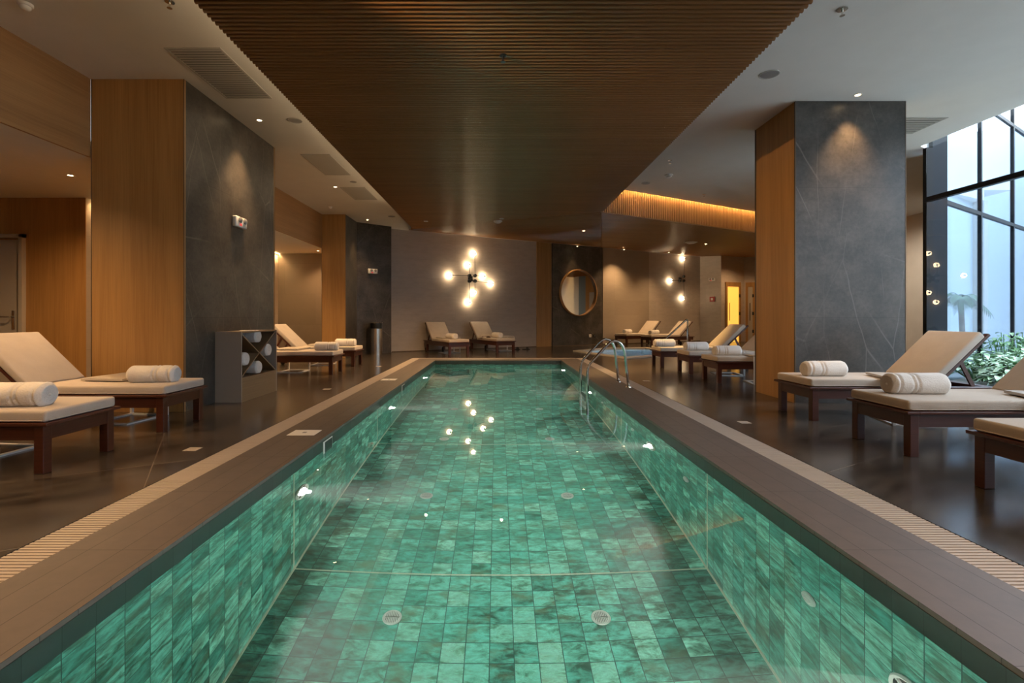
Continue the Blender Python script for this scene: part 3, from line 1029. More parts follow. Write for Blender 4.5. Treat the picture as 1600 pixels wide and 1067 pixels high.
o = on_wall_box('power_outlet', 929, 524.6, 0.12, 0.12, 0.015, M_BLACK, 'black square power outlet beside the white one', 'outlet', 0.055)
MB().lathe([(0, 0.0), (0.02, 0.0), (0.022, 0.004), (0, 0.004)], 20, Matrix.Translation((0, -0.015, 0)) @ R).build('socket', M_GREYP, o)

def emergency(M, label):
    t = thing('emergency_light', label, 'emergency light', (0, 0, 0), 0, 'twin lamp emergency lights')
    t.matrix_world = M
    MB().box(-0.15, 0.15, -0.06, 0, -0.075, 0.075, 0.015, 3).build('housing', M_WHITE, t, smooth=True)
    for s in (-0.055, 0.075):
        MB().lathe([(0.0, 0.0), (0.034, 0.0), (0.042, 0.02), (0.03, 0.03), (0, 0.032)], 20,
                   Matrix.Translation((s, -0.058, 0.025)) @ R).build('lamp_head', M_GREYP, t, smooth=True)
    MB().box(-0.06, 0.0, -0.066, -0.058, -0.055, -0.02, 0.004).build('indicator', M_REDLED, t)
    return t
emergency(frame_matrix((-3.688, 7.09, 2.46), (0, 1, 0), (0, 0, 1)), 'white twin lamp emergency light on the slate flank of the broad column')
pa = Vector((-4.15, 14.745, 0)); pb = Vector((-3.29, 15.495, 0)); pd = (pb - pa).normalized()
r = (581.5 - PX) / F; s = (r * pa.y - pa.x) / (pd.x - r * pd.y); q = pa + pd * s; q.z = CAMZ + (495 - 424) * q.y / F
emergency(frame_matrix(q, pd, (0, 0, 1)), 'white emergency light on the slate pier above the waste bin')
def seg_pt(a, b, px, py):
    a, b = Vector((*a, 0)), Vector((*b, 0)); d = (b - a).normalized()
    r = (px - PX) / F; s = (r * a.y - a.x) / (d.x - r * d.y); q = a + d * s
    q.z = CAMZ - (py - PY) * q.y / F
    return q, d
q, dd = seg_pt(RX[0], RX[1], 1113, 437)
emergency(frame_matrix(q + Vector((-0.01, -0.01, 0)), dd, (0, 0, 1)), 'emergency light high on the grey wall above the fire alarm')
q, dd = seg_pt(RX[0], RX[1], 1113.5, 467.5)
t = thing('fire_alarm', 'red square fire alarm call point on grey wall', 'fire alarm', (0, 0, 0))
t.matrix_world = frame_matrix(q + Vector((-0.01, -0.01, 0)), dd, (0, 0, 1))
MB().box(-0.12, 0.12, -0.05, 0, -0.11, 0.11, 0.01).build('housing', M_RED, t)
MB().box(-0.05, 0.05, -0.056, -0.05, -0.05, 0.05, 0.003).build('button_plate', M_WHITE, t)

# doors in the far right corner
def far_door(name, a, b, px0, px1, ztop, glass, label):
    q0, dd = seg_pt(a, b, px0, 500); q1, _ = seg_pt(a, b, px1, 500)
    w = (q1 - q0).length
    t = thing(name, label, 'door', (0, 0, 0))
    t.matrix_world = frame_matrix(Vector((q0.x, q0.y, 0)), dd, (0, 0, 1))
    t['kind'] = 'structure'
    f = 0.1
    mb = MB()
    mb.box(0, f, -0.07, 0.0, 0, ztop, 0.004); mb.box(w - f, w, -0.07, 0.0, 0, ztop, 0.004); mb.box(f, w - f, -0.07, 0.0, ztop - 0.2, ztop, 0.004)
    mb.build('door_frame', M_OAK, t)
    MB().box(f, w - f, -0.03, -0.005, 0, ztop - 0.2).build('door_leaf', glass, t)
    MB().tube([(f + 0.08, -0.09, 0.95), (f + 0.08, -0.09, 1.75)], 0.015).build('door_handle', M_BLACK, t, smooth=True)
    mb = MB()
    for z in (0.4, 1.2, 2.0):
        mb.box(w - f - 0.02, w - f + 0.05, -0.085, -0.06, z, z + 0.14)
    mb.build('hinge', M_BLACK, t)
far_door('door_2', RX[1], RX[2], 1132.5, 1156, 2.68, M_SAUNA, 'glowing amber glass door in oak frame at the far corner')
far_door('door_3', RX[2], RX[3], 1165, 1180, 2.68, M_DOOR, 'grey door with dark hinges half hidden by the window column')

# ------------------------------------------------------------------ ceiling fittings
def vent(x0, x1, y0, y1, label, slats, along='x', group='ceiling hatches', name='ceiling_vent'):
    t = thing(name, label, 'vent', ((x0 + x1) / 2, (y0 + y1) / 2, ZC), 0, group)
    hx, hy = (x1 - x0) / 2, (y1 - y0) / 2
    f = MB()
    e = 0.025
    f.box(-hx, hx, -hy, -hy + e, -0.008, 0.001); f.box(-hx, hx, hy - e, hy, -0.008, 0.001)
    f.box(-hx, -hx + e, -hy + e, hy - e, -0.008, 0.001); f.box(hx - e, hx, -hy + e, hy - e, -0.008, 0.001)
    f.build('frame', M_VENTF, t)
    if slats:
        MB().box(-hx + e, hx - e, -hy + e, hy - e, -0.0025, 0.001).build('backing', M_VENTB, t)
        g = MB()
        n = slats
        for i in range(n):
            if along == 'x':
                yy = -hy + e + (2 * hy - 2 * e) * (i + 0.5) / n
                g.box(-hx + e, hx - e, yy - hy / n * 0.45, yy + hy / n * 0.45, -0.007, -0.003)
            else:
                xx = -hx + e + (2 * hx - 2 * e) * (i + 0.5) / n
                g.box(xx - hx / n * 0.45, xx + hx / n * 0.45, -hy + e, hy - e, -0.007, -0.003)
        g.build('grille', M_VENTF, t)
    else:
        MB().box(-hx + e + 0.004, hx - e - 0.004, -hy + e + 0.004, hy - e - 0.004, -0.006, 0.001).build('hatch_panel', M_VENTF, t)
M_VENTF = simple('ceiling_grey_paint', (0.47, 0.46, 0.43), 0.7)
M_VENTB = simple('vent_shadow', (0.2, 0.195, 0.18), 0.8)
vent(-3.47, -2.88, 5.19, 6.39, 'slatted return air grille in the ceiling in front of the first downlight', 22)
vent(-3.39, -2.89, 8.6, 9.84, 'blank ceiling hatch nearer the towel cabinet', 0)
vent(-3.40, -2.86, 10.78, 11.93, 'blank ceiling hatch farther along toward the waste bin', 0)
vent(5.45, 6.33, 7.0, 7.62, 'slot air grille in the ceiling beside the window column', 7)

def disc_fitting(name, cat, loc, r, label, kind, mat=None):
    t = thing(name, label, cat, loc, 0, 'small ceiling fittings')
    m = mat or M_WHITE
    if kind == 'speaker':
        MB().lathe([(r, 0.001), (r, -0.006), (r * 0.9, -0.008), (r * 0.88, -0.004)], 32).build('ring', M_VENTF, t, smooth=True)
        MB().lathe([(r * 0.89, -0.004), (r * 0.5, -0.007), (0, -0.007)], 32).build('mesh_cover', M_GREYP, t, smooth=True)
    elif kind == 'smoke':
        MB().lathe([(r, 0.0), (r, -0.018), (r * 0.9, -0.024), (0, -0.024)], 28).build('base', m, t, smooth=True)
        MB().lathe([(r * 0.7, -0.02), (r * 0.72, -0.04), (r * 0.5, -0.055), (0, -0.057)], 28).build('sensor_head', m, t, smooth=True)
    elif kind == 'sprinkler':
        MB().lathe([(r, 0.0), (r, -0.008), (r * 0.4, -0.012), (0, -0.012)], 24).build('escutcheon', mat or M_STEEL, t, smooth=True)
        mb = MB()
        mb.tube([(0, 0, -0.01), (0, 0, -0.06)], 0.008, 8)
        mb.lathe([(0, -0.058), (0.022, -0.058), (0.022, -0.062), (0, -0.062)], 16)
        mb.build('deflector', mat or M_STEEL, t, smooth=True)
    return t
disc_fitting('smoke_detector', 'smoke detector', plane_pt(40, 6, ZC), 0.055, 'round smoke detector near the top corner above the oak frieze', 'smoke')
disc_fitting('ceiling_sprinkler', 'sprinkler', plane_pt(265, 2, ZC), 0.04, 'sprinkler head between the oak frieze and the slatted panel', 'sprinkler')
disc_fitting('ceiling_sprinkler', 'sprinkler', plane_pt(1316, 14, ZC), 0.045, 'sprinkler head in the white ceiling in front of the window column', 'sprinkler')
disc_fitting('ceiling_speaker', 'speaker', plane_pt(1202, 116, ZC), 0.11, 'round grey ceiling speaker beside the slatted panel and window column', 'speaker')
disc_fitting('ceiling_speaker', 'speaker', plane_pt(461, 188, ZC), 0.10, 'round ceiling speaker just right of the bright first downlight', 'speaker')
disc_fitting('smoke_detector', 'smoke detector', plane_pt(1045, 273, ZC), 0.08, 'white smoke detector above the glowing upright slats', 'smoke')
disc_fitting('ceiling_sprinkler', 'sprinkler', plane_pt(1047, 250, ZC), 0.035, 'small sprinkler just before the white smoke detector', 'sprinkler')
disc_fitting('ceiling_speaker', 'speaker', plane_pt(1009, 286, ZC), 0.09, 'round ceiling speaker close to the end of the glowing upright slats', 'speaker')
disc_fitting('ceiling_sprinkler', 'sprinkler', plane_pt(1100, 303, ZC), 0.035, 'small sprinkler nearest the middle of the glowing upright slats', 'sprinkler')
disc_fitting('smoke_detector', 'smoke detector', plane_pt(516, 323, ZC), 0.05, 'smoke detector before the slim oak and slate column', 'smoke')
disc_fitting('ceiling_speaker', 'speaker', plane_pt(612, 338, ZC), 0.10, 'round ceiling speaker beside the far corner of the slatted panel', 'speaker')
disc_fitting('ceiling_speaker', 'speaker', plane_pt(552, 284, ZC), 0.07, 'small speaker between the two blank ceiling hatches', 'speaker')
disc_fitting('ceiling_sprinkler', 'sprinkler', plane_pt(786, 86, ZP + 0.0), 0.03, 'dark sprinkler set among the wooden slats over the pool', 'sprinkler', M_BLACK)
disc_fitting('smoke_detector', 'smoke detector', plane_pt(778, 345, ZP) + Vector((0, 0, -0.002)), 0.10, 'smoke detector hanging from the fold of the slatted panel', 'smoke')
p = on_soffit(1080, 378, QR)
disc_fitting('wireless_router', 'router', p, 0.20, 'white disc shaped router on the soffit above the three globe lamp', 'smoke')

# ------------------------------------------------------------------ pool fittings
def pool_light(side, Y, label, k=1.0):
    X, s = (PXL, 1) if side == 'l' else (PXR, -1)
    t = thing('pool_light', label, 'pool light', (X, Y, -0.685), 0, 'lit underwater pool lights')
    Rm = Matrix.Rotation(s * PI / 2, 4, 'Y')
    MB().lathe([(0.105, 0.0), (0.125, 0.0), (0.13, 0.012), (0.12, 0.022), (0.106, 0.016)], 36, Rm).build('ring', M_WHITE, t, smooth=True)
    for k in range(6):
        MB().box(0.06, 0.108, -0.007, 0.007, 0.006, 0.016, M=Rm @ Matrix.Rotation(2 * PI * k / 6, 4, 'Z')).build('spoke', M_WHITE, t)
    MB().lathe([(0.06, 0.001), (0.106, 0.001), (0.106, 0.004), (0.06, 0.004)], 28, Rm).build('niche', M_BLACK, t)
    MB().lathe([(0.062, 0.0), (0.062, 0.02), (0.05, 0.034), (0, 0.04)], 28, Rm).build('lens', M_POOLLENS, t, smooth=True)
    l = lamp('SPOT', 'pool_beam', (s * 0.064, 0, 0), POOL_W * k, (0.93, 1.0, 0.86), t, spot_size=math.radians(172), spot_blend=0.6, shadow_soft_size=0.02)
    l.rotation_euler = (0, s * -PI / 2, 0)
    l = lamp('SPOT', 'pool_beam', (s * 0.066, 0, 0), 26 * k, (1.0, 0.98, 0.85), t, spot_size=math.radians(38), spot_blend=0.9, shadow_soft_size=0.02)
    l.rotation_euler = (0, s * -PI / 2, 0)
    hz = MB()
    hz.lathe([(0.0, 0.05), (0.10, 0.05), (0.34, 1.25), (0.0, 1.25)], 20, Rm)
    hz.build('beam_glow_haze', M_HAZE, t)  # haze cone added so the lamp beam shows as a glow
    return t
def haze_mat():
    m = bpy.data.materials.new('beam_glow_volume')
    m.use_nodes = True
    nt = m.node_tree
    nt.nodes.clear()
    out = N(nt, 'ShaderNodeOutputMaterial')
    tc = N(nt, 'ShaderNodeTexCoord')
    sp = N(nt, 'ShaderNodeSeparateXYZ')
    nt.links.new(tc.outputs['Object'], sp.inputs[0])
    def M(op, a, b_=None):
        n = N(nt, 'ShaderNodeMath', operation=op)
        for k, v in enumerate((a, b_)):
            if v is None: continue
            if isinstance(v, (int, float)): n.inputs[k].default_value = v
            else: nt.links.new(v, n.inputs[k])
        return n.outputs[0]
    ax_ = M('ABSOLUTE', sp.outputs[0])
    rr = M('SQRT', M('ADD', M('MULTIPLY', sp.outputs[1], sp.outputs[1]), M('MULTIPLY', sp.outputs[2], sp.outputs[2])))
    rim = M('ADD', M('MULTIPLY', ax_, 0.2), 0.088)
    rad = M('MAXIMUM', M('SUBTRACT', 1.0, M('DIVIDE', rr, rim)), 0.0)
    fall = M('MAXIMUM', M('SUBTRACT', 1.0, M('DIVIDE', ax_, 1.25)), 0.0)
    den = M('MULTIPLY', M('MULTIPLY', rad, M('MULTIPLY', fall, fall)), 4.5)
    v = N(nt, 'ShaderNodeVolumeScatter')
    v.inputs['Color'].default_value = (0.95, 1.0, 0.92, 1)
    nt.links.new(den, v.inputs['Density'])
    nt.links.new(v.outputs[0], out.inputs['Volume'])
    return m
M_HAZE = haze_mat()
POOL_W = 80
pool_light('l', 4.08, 'lit underwater lamp in the pool wall nearest the big skimmer lid')
pool_light('l', 7.42, 'lit underwater lamp second along the cabinet side of the pool')
pool_light('l', 10.8, 'lit underwater lamp farthest along the cabinet side of the pool')
pool_light('l', 0.75, 'lit underwater lamp closest to the near end on the cabinet side', 0.35)
pool_light('r', 5.37, 'lit underwater lamp between two jets on the ladder side')
pool_light('r', 8.8, 'lit underwater lamp behind the steel ladder rails')
pool_light('r', 12.2, 'lit underwater lamp at the far end on the ladder side')
pool_light('r', 1.97, 'lit underwater lamp closest to the near end on the ladder side', 0.7)

def jet(Y, label):
    t = thing('pool_jet', label, 'pool jet', (PXR, Y, -0.70), 0, 'round white pool jets')
    Rm = Matrix.Rotation(-PI / 2, 4, 'Y')
    MB().lathe([(0.032, 0.006), (0.05, 0.0), (0.056, 0.004), (0.052, 0.014), (0.036, 0.018), (0.03, 0.01)], 30, Rm).build('flange', M_WHITE, t, smooth=True)
    MB().lathe([(0.031, 0.01), (0.026, 0.022), (0.012, 0.026), (0.008, 0.012), (0, 0.012)], 24, Rm).build('nozzle', M_WHITE, t, smooth=True)
for Y, lab in ((2.65, 'white round jet in the pool wall nearest the camera'), (4.37, 'white round jet just before the joint line on the ladder side'),
               (6.1, 'white round jet past the bright lamp on the ladder side'), (7.85, 'white round jet just before the ladder rails'),
               (9.6, 'white round jet beyond the ladder'), (11.3, 'white round jet near the far end of the pool')):
    jet(Y, lab)

def inlet(X, Y, label):
    t = thing('floor_inlet', label, 'pool drain', (X, Y, ZB), 0, 'round white grilles in the pool floor')
    MB().lathe([(0.05, 0.006), (0.058, 0.01), (0.066, 0.006), (0.068, 0.0)], 36).build('rim', M_WHITE, t, smooth=True)
    g = MB()
    for k in range(-4, 5):
        x = k * 0.0115
        h = math.sqrt(max(0.052 ** 2 - x * x, 0))
        g.box(x - 0.0038, x + 0.0038, -h, h, 0.003, 0.008)
    g.box(-0.05, 0.05, -0.004, 0.004, 0.003, 0.008)
    g.build('grille', M_WHITE, t)
    MB().lathe([(0, 0.002), (0.055, 0.002), (0.055, 0.0)], 24).build('well', M_BLACK, t)
rows = ('nearest row', 'second row', 'third row', 'fourth row', 'farthest row')
for Y, rw in zip((3.49, 5.17, 6.9, 8.6, 10.3), rows):
    inlet(-0.735, Y, 'round white floor grille in the %s, on the skimmer side' % rw)
    inlet(0.725, Y, 'round white floor grille in the %s, on the ladder side' % rw)

def skimmer(Y, Yl, lab1, lab2, xl):
    t = thing('skimmer', lab1, 'skimmer', (PXL, Y, ZW), 0, 'skimmer mouths at the waterline')
    MB().box(0.0035, 0.007, -0.125, 0.125, -0.09, 0.085).build('faceplate', M_WHITE, t)
    MB().box(0.007, 0.009, -0.085, 0.115, -0.08, 0.075).build('mouth', M_BLACK, t)
    t = thing('coping_hatch', lab2, 'hatch', (xl, Yl, 0.0), 0, 'white skimmer lids in the coping')
    MB().box(-0.13, 0.13, -0.11, 0.11, 0.0, 0.004, 0.002).build('lid', M_WHITE, t)
    MB().box(-0.018, 0.018, -0.02, 0.02, 0.004, 0.0055).build('finger_hole', M_GREYP, t)
skimmer(4.72, 4.82, 'black skimmer mouth at the waterline below the nearer white lid', 'larger looking white skimmer lid in the coping nearer the camera', -1.86)
skimmer(8.5, 8.9, 'black skimmer mouth at the waterline farther down the pool', 'white skimmer lid in the coping farther down the pool', -1.93)

def floor_drain(px, py, label):
    p = plane_pt(px, py)
    t = thing('floor_drain', label, 'floor drain', (p.x, p.y, 0), 0, 'small pale square floor drains')
    MB().box(-0.055, 0.055, -0.055, 0.055, 0.0005, 0.003, 0.001).build('cover', M_GRATE, t)
    MB().box(-0.03, 0.03, -0.003, 0.003, 0.003, 0.0036).build('slot', M_CHANNEL, t)
floor_drain(301, 702, 'pale square drain in the dark floor beside the nearest stretch of cream grate')
floor_drain(511, 608, 'pale square drain in the floor past the towel cabinet')
floor_drain(592, 572.5, 'pale square drain in the floor in front of the waste bin')
floor_drain(1163, 660, 'pale square drain in the floor in front of the window column')
floor_drain(1010, 595, 'pale square drain in the floor between the ladder and the loungers')

# ladder
t = thing('pool_ladder', 'polished steel pool ladder with two curved handrails', 'ladder', (1.659, 8.27, 0))
def arc(c, r, a0, a1, n, y):
    return [(c[0] + r * math.cos(a0 + (a1 - a0) * k / n), y, c[1] + r * math.sin(a0 + (a1 - a0) * k / n)) for k in range(n + 1)]
for y in (-0.33, 0.33):
    pts = [(-0.225, y, -1.62), (-0.225, y, -0.8), (-0.225, y, 0.0), (-0.225, y, 0.25), (-0.222, y, 0.30), (-0.205, y, 0.345), (-0.18, y, 0.385),
           (0.02, y, 0.60), (0.085, y, 0.67)]
    # arch over the coping
    pts += [(0.12, y, 0.70), (0.165, y, 0.728), (0.21, y, 0.735), (0.26, y, 0.725), (0.305, y, 0.695), (0.34, y, 0.645), (0.362, y, 0.58), (0.375, y, 0.5), (0.395, y, 0.3), (0.43, y, 0.0)]
    MB().tube(pts, 0.0215, 16).build('handrail', M_STEEL, t, smooth='all')
    MB().lathe([(0.022, 0.02), (0.045, 0.016), (0.05, 0.0)], 24, Matrix.Translation((0.43, y, 0))).build('flange', M_STEEL, t, smooth=True)
for z in (-0.45, -0.75, -1.05, -1.35):
    MB().box(-0.265, -0.185, -0.33, 0.33, z - 0.012, z + 0.012, 0.006).build('tread', M_STEEL, t)

# whirlpool handrail
t = thing('handrail', 'slim steel handrail rising from the whirlpool', 'handrail', (5.95, 15.6, 0))
MB().tube([(-0.95, 0, -0.4), (-0.82, 0, 0.2), (-0.74, 0, 0.36), (-0.66, 0, 0.46), (-0.08, 0, 1.0), (-0.045, 0, 1.03), (-0.02, 0, 1.03), (0.0, 0, 1.0), (0, 0, 0.9), (0, 0, 0.0)], 0.026, 12).build('rail', M_STEEL, t, smooth='all')
MB().lathe([(0.026, 0.02), (0.05, 0.016), (0.055, 0.0)], 20).build('flange', M_STEEL, t, smooth=True)

# ------------------------------------------------------------------ sun loungers
def make_lounger():
    r = thing('sun_lounger', 'lounger', 'sun lounger')
    W, Ln = 0.70, 2.02
    hw = W / 2
    f = MB()
    tz0, tz1 = 0.343, 0.366
    f.box(0, 0.10, -hw, hw, tz0, tz1, 0.004)
    f.box(Ln - 0.1, Ln, -hw, hw, tz0, tz1, 0.004)
    for s in (-1, 1):
        f.box(0.1, Ln - 0.1, min(s * hw, s * (hw - 0.08)), max(s * hw, s * (hw - 0.08)), tz0, tz1, 0.004)
        y0, y1 = sorted((s * (hw - 0.03), s * (hw - 0.06)))
        f.box(0.06, Ln - 0.04, y0, y1, 0.238, tz0)
    f.box(0.045, 0.075, -hw + 0.06, hw - 0.06, 0.238, tz0)
    f.box(Ln - 0.07, Ln - 0.04, -hw + 0.06, hw - 0.06, 0.238, tz0)
    for i in range(12):
        x = 0.12 + i * 0.103
        f.box(x, x + 0.08, -hw + 0.06, hw - 0.06, tz0 + 0.002, tz1 - 0.003)
    f.build('frame', M_MAHOG, r)
    for s in (-1, 1):
        for x in (0.04, 1.78):
            y0, y1 = sorted((s * (hw - 0.022), s * (hw - 0.092)))
            MB().box(x, x + 0.07, y0, y1, 0 if x < 1 else 0.03, tz0, 0.004).build('leg', M_MAHOG, r)
        MB().lathe([(0, -0.018), (0.06, -0.018), (0.068, -0.01), (0.068, 0.01), (0.06, 0.018), (0, 0.018)], 24,
                   Matrix.Translation((1.90, s * (hw - 0.055), 0.068)) @ R).build('wheel', M_RUBBER, r, smooth=True)
    c = MB()
    c.box(0.025, 1.37, -hw + 0.02, hw - 0.02, 0.368, 0.452, 0.021, 4)
    cs = c.build('seat_cushion', M_CUSH, r, smooth='all')
    sm = MB()
    hw2 = hw - 0.019
    for z in (0.38,):
        loop = [(0.05, -hw2, z), (1.34, -hw2, z)]
        sm.tube(loop, 0.004, 6)
        sm.tube([(0.05, hw2, z), (1.34, hw2, z)], 0.004, 6)
        sm.tube([(0.024, -hw2 + 0.03, z), (0.024, hw2 - 0.03, z)], 0.004, 6)
    sm.build('piping', M_CUSH, cs)
    ang = math.radians(44)
    H = Matrix.Translation((1.37, 0, 0.385)) @ Matrix.Rotation(-ang, 4, 'Y')
    bf = MB()
    for s in (-1, 1):
        y0, y1 = sorted((s * (hw - 0.03), s * (hw - 0.085)))
        bf.box(-0.02, 0.80, y0, y1, -0.03, 0.0, 0.004, M=H)
    for i in range(7):
        x = 0.04 + i * 0.108
        bf.box(x, x + 0.075, -hw + 0.085, hw - 0.085, -0.024, -0.004, M=H)
    bf.build('backrest_frame', M_MAHOG, r)
    MB().box(0.015, 0.745, -hw + 0.02, hw - 0.02, 0.003, 0.085, 0.021, 4, M=H).build('back_cushion', M_CUSH, r, smooth='all')
    top = H @ Vector((0.42, 0, -0.015))
    for s in (-1, 1):
        y = s * (hw - 0.1)
        a = Vector((top.x, y, top.z)); b = Vector((top.x + 0.16, y, 0.35))
        d = b - a
        M = frame_matrix((a + b) / 2, d, (0, 1, 0))
        MB().box(-d.length / 2, d.length / 2, -0.02, 0.02, -0.01, 0.01, M=M).build('prop_strut', M_MAHOG, r)
    return r
lounger = make_lounger()
GL = 'mahogany sun loungers with cream cushions'
used = [False]
A30 = math.radians(30)
Ld = {}
def put_l(key, x, y, rz, label):
    Ld[key] = (Vector((x, y, 0)), rz)
    place(lounger, used, (x, y, 0), rz, label, GL)
put_l('L1', -3.19, 3.88, PI, 'cream cushioned lounger in the near corner by the oak frieze, cut by the frame edge')
put_l('L2', -3.19, 5.155, PI, 'cream cushioned lounger in front of the broad oak column')
put_l('L3', -3.15, 9.97, PI, 'lounger just past the towel cabinet, partly hidden by it')
put_l('L4', -3.15, 11.46, PI, 'lounger in front of the slim oak column')
put_l('R1', 3.345, 5.69, 0, 'lounger in front of the slate window column, with side table over it')
put_l('R2', 3.255, 4.31, 0, 'second lounger from the window column, with the biggest towel roll')
put_l('R3', 3.13, 2.99, 0, 'lounger in the near corner on the window side, no towel on it')
put_l('Ra', 3.66, 8.70, 0, 'lounger right behind the oak flank of the window column')
put_l('Rb', 3.68, 9.98, 0, 'middle lounger of the three behind the window column')
put_l('Rc', 3.54, 11.24, 0, 'third lounger behind the window column, nearest the whirlpool')
ax = math.atan2(WU.y, WU.x)
put_l('Re', 4.89, 19.9, ax, 'slanted lounger at the far wall right beside the mirror panel')
put_l('Rf', 5.59, 18.88, math.radians(20), 'slanted lounger at the far wall under the three globe lamp')
for key, s, lab in (('S1', 0.0, 'lounger under the seven globe lamp, nearer the waste bin'), ('S2', 1.60, 'lounger under the seven globe lamp, beside the oak wall strip')):
    p = Vector((-1.10, 14.66, 0)) + Vector((WU.x, WU.y, 0)) * s
    put_l(key, p.x, p.y, math.atan2(-WN.y, -WN.x), lab)

# ------------------------------------------------------------------ towels
def make_towel():
    mb = MB()
    nu, nv = 36, 48
    Lh, R0 = 0.222, 0.097
    rows_ = []
    for j in range(nv + 1):
        v = j / nv
        x = -Lh + 2 * Lh * v
        e = min(v, 1 - v) * 2 * Lh
        r0 = R0 * (1 - 0.22 * max(0, 1 - e / 0.03) ** 2)
        for c in (0.34, 0.42, 0.10):
            r0 -= 0.013 * math.exp(-((v - c) / 0.018) ** 2)
        ring = []
        for i in range(nu):
            a = 2 * PI * i / nu
            k = 1 + 0.05 * noise.noise(Vector((x * 6, math.cos(a) * 1.2, math.sin(a) * 1.2)))
            if abs(a - 2.2) < 0.12: k += 0.04
            y = r0 * k * math.cos(a) * 1.06
            z = r0 * k * math.sin(a) * 0.93
            z = max(z, -R0 * 0.80)
            ring.append(mb.bm.verts.new((x, y, z + R0 * 0.80)))
        rows_.append(ring)
    for Aq, Bq in zip(rows_, rows_[1:]):
        for i in range(nu):
            mb.bm.faces.new((Aq[i], Aq[(i + 1) % nu], Bq[(i + 1) % nu], Bq[i]))
    for ring, sx in ((rows_[0], -1), (rows_[-1], 1)):
        prev = ring
        c = sum((v.co for v in ring), Vector()) / nu
        for kk in range(1, 8):
            q = 1 - kk / 8
            dx = sx * (0.006 if kk % 2 else -0.008)
            cur = [mb.bm.verts.new(Vector((c.x + dx + sx * 0.004, c.y + (v.co.y - c.y) * q, c.z + (v.co.z - c.z) * q))) for v in ring]
            for i in range(nu):
                f = (prev[i], cur[i], cur[(i + 1) % nu], prev[(i + 1) % nu])
                mb.bm.faces.new(f if sx > 0 else f[::-1])
            prev = cur
        mb.bm.faces.new(prev if sx > 0 else prev[::-1])
    bmesh.ops.recalc_face_normals(mb.bm, faces=mb.bm.faces)
    o = mb.build('rolled_towel', M_TOWEL, smooth='all')
    return tag(o, 'towel', 'towel')
towel = make_towel()
tused = [False]
GT = 'rolled white towels on the loungers'
def put_t(key, dx, dy, rot, label, sc=1.0):
    p, rz = Ld[key]
    q = p + Matrix.Rotation(rz, 3, 'Z') @ Vector((dx, dy, 0))
    o = place(towel, tused, (q.x, q.y, 0.4525), rz + rot, label, GT)
    o.scale = (sc, sc, sc)
put_t('L1', 0.43, 0.12, 0.07, 'white rolled towel on the near corner lounger by the frieze', 1.04)
put_t('L2', 0.34, 0.02, 0.10, 'white rolled towel on the lounger in front of the broad oak column')
put_t('L3', 0.26, 0.0, 0.05, 'rolled towel on the lounger just past the cabinet')
put_t('L4', 0.33, 0.0, 0.12, 'rolled towel on the lounger by the slim oak column')
put_t('R1', 0.36, -0.02, 0.0, 'rolled towel on the lounger in front of the slate window column')
put_t('R2', 0.40, 0.06, -0.04, 'pinkish white rolled towel on the second lounger from the window column', 1.06)
put_t('Ra', 0.34, 0.0, 0.0, 'rolled towel on the lounger right behind the oak flank')
put_t('Rb', 0.30, 0.02, 0.0, 'rolled towel on the middle lounger behind the window column')
put_t('Rc', 0.22, 0.0, 0.0, 'rolled towel on the lounger nearest the whirlpool')
put_t('Re', 0.40, 0.0, 0.2, 'rolled towel on the slanted lounger beside the mirror panel')
put_t('Rf', 0.40, 0.0, 0.2, 'rolled towel on the slanted lounger under the three globe lamp')
put_t('S1', 0.62, -0.02, 0.15, 'rolled towel end on, on the lounger nearer the waste bin')
put_t('S2', 0.62, -0.02, 0.0, 'rolled towel end on, on the lounger beside the oak strip')

# dark cloth left on one lounger
p, rz = Ld['S2']
q = p + Matrix.Rotation(rz, 3, 'Z') @ Vector((1.06, 0.12, 0))
mb = MB()
bmesh.ops.create_icosphere(mb.bm, subdivisions=4, radius=1)
for v in mb.bm.verts:
    k = 1 + 0.25 * noise.noise(v.co * 2.2)
    v.co = Vector((v.co.x * 0.14 * k, v.co.y * 0.26 * k, max(v.co.z * 0.075 * k, -0.02)))
tag(mb.build('folded_robe', M_CUSH, smooth='all', loc=(q.x, q.y, 0.468)), 'crumpled cream cloth beside the towel under the seven globe lamp', 'cloth').rotation_euler = (0, 0, rz)
q = p + Matrix.Rotation(rz, 3, 'Z') @ Vector((0.82, 0.19, 0))
mb = MB()
bmesh.ops.create_icosphere(mb.bm, subdivisions=3, radius=1)
for v in mb.bm.verts:
    k = 1 + 0.2 * noise.noise(v.co * 2.5)
    v.co = Vector((v.co.x * 0.07 * k, v.co.y * 0.10 * k, max(v.co.z * 0.04 * k, -0.01)))
tag(mb.build('pouch', M_DARKCL, smooth='all', loc=(q.x, q.y, 0.462)), 'small dark brown pouch lying between cloth and towel on the far lounger', 'pouch')

# ------------------------------------------------------------------ side tables
def make_table():
    r = thing('side_table', 'table', 'side table')
    MB().box(-0.24, 0.24, 0.0, 0.62, 0.462, 0.488, 0.004).build('table_top', M_TTOP, r)
    for x in (-0.22, 0.22):
        MB().box(x - 0.014, x + 0.014, 0.0, 0.028, 0.012, 0.463).build('post', M_WMETAL, r)
    b = MB()
    b.box(-0.234, -0.19, 0.0, 0.56, 0.0, 0.014)
    b.box(0.19, 0.234, 0.0, 0.56, 0.0, 0.014)
    b.box(-0.19, 0.19, 0.0, 0.045, 0.0, 0.014)
    b.box(-0.19, 0.19, 0.515, 0.56, 0.0, 0.014)
    b.build('base', M_WMETAL, r)
    return r
M_TTOP = simple('cream_table_laminate', (0.50, 0.45, 0.40), 0.4)
table = make_table()
sused = [False]
GS = 'white C-shaped side tables'
def put_s(x, y, rz, label):
    place(table, sused, (x, y, 0), rz, label, GS)
put_s(-4.17, 4.37, PI - 0.1, 'white side table under the near corner lounger by the frieze')
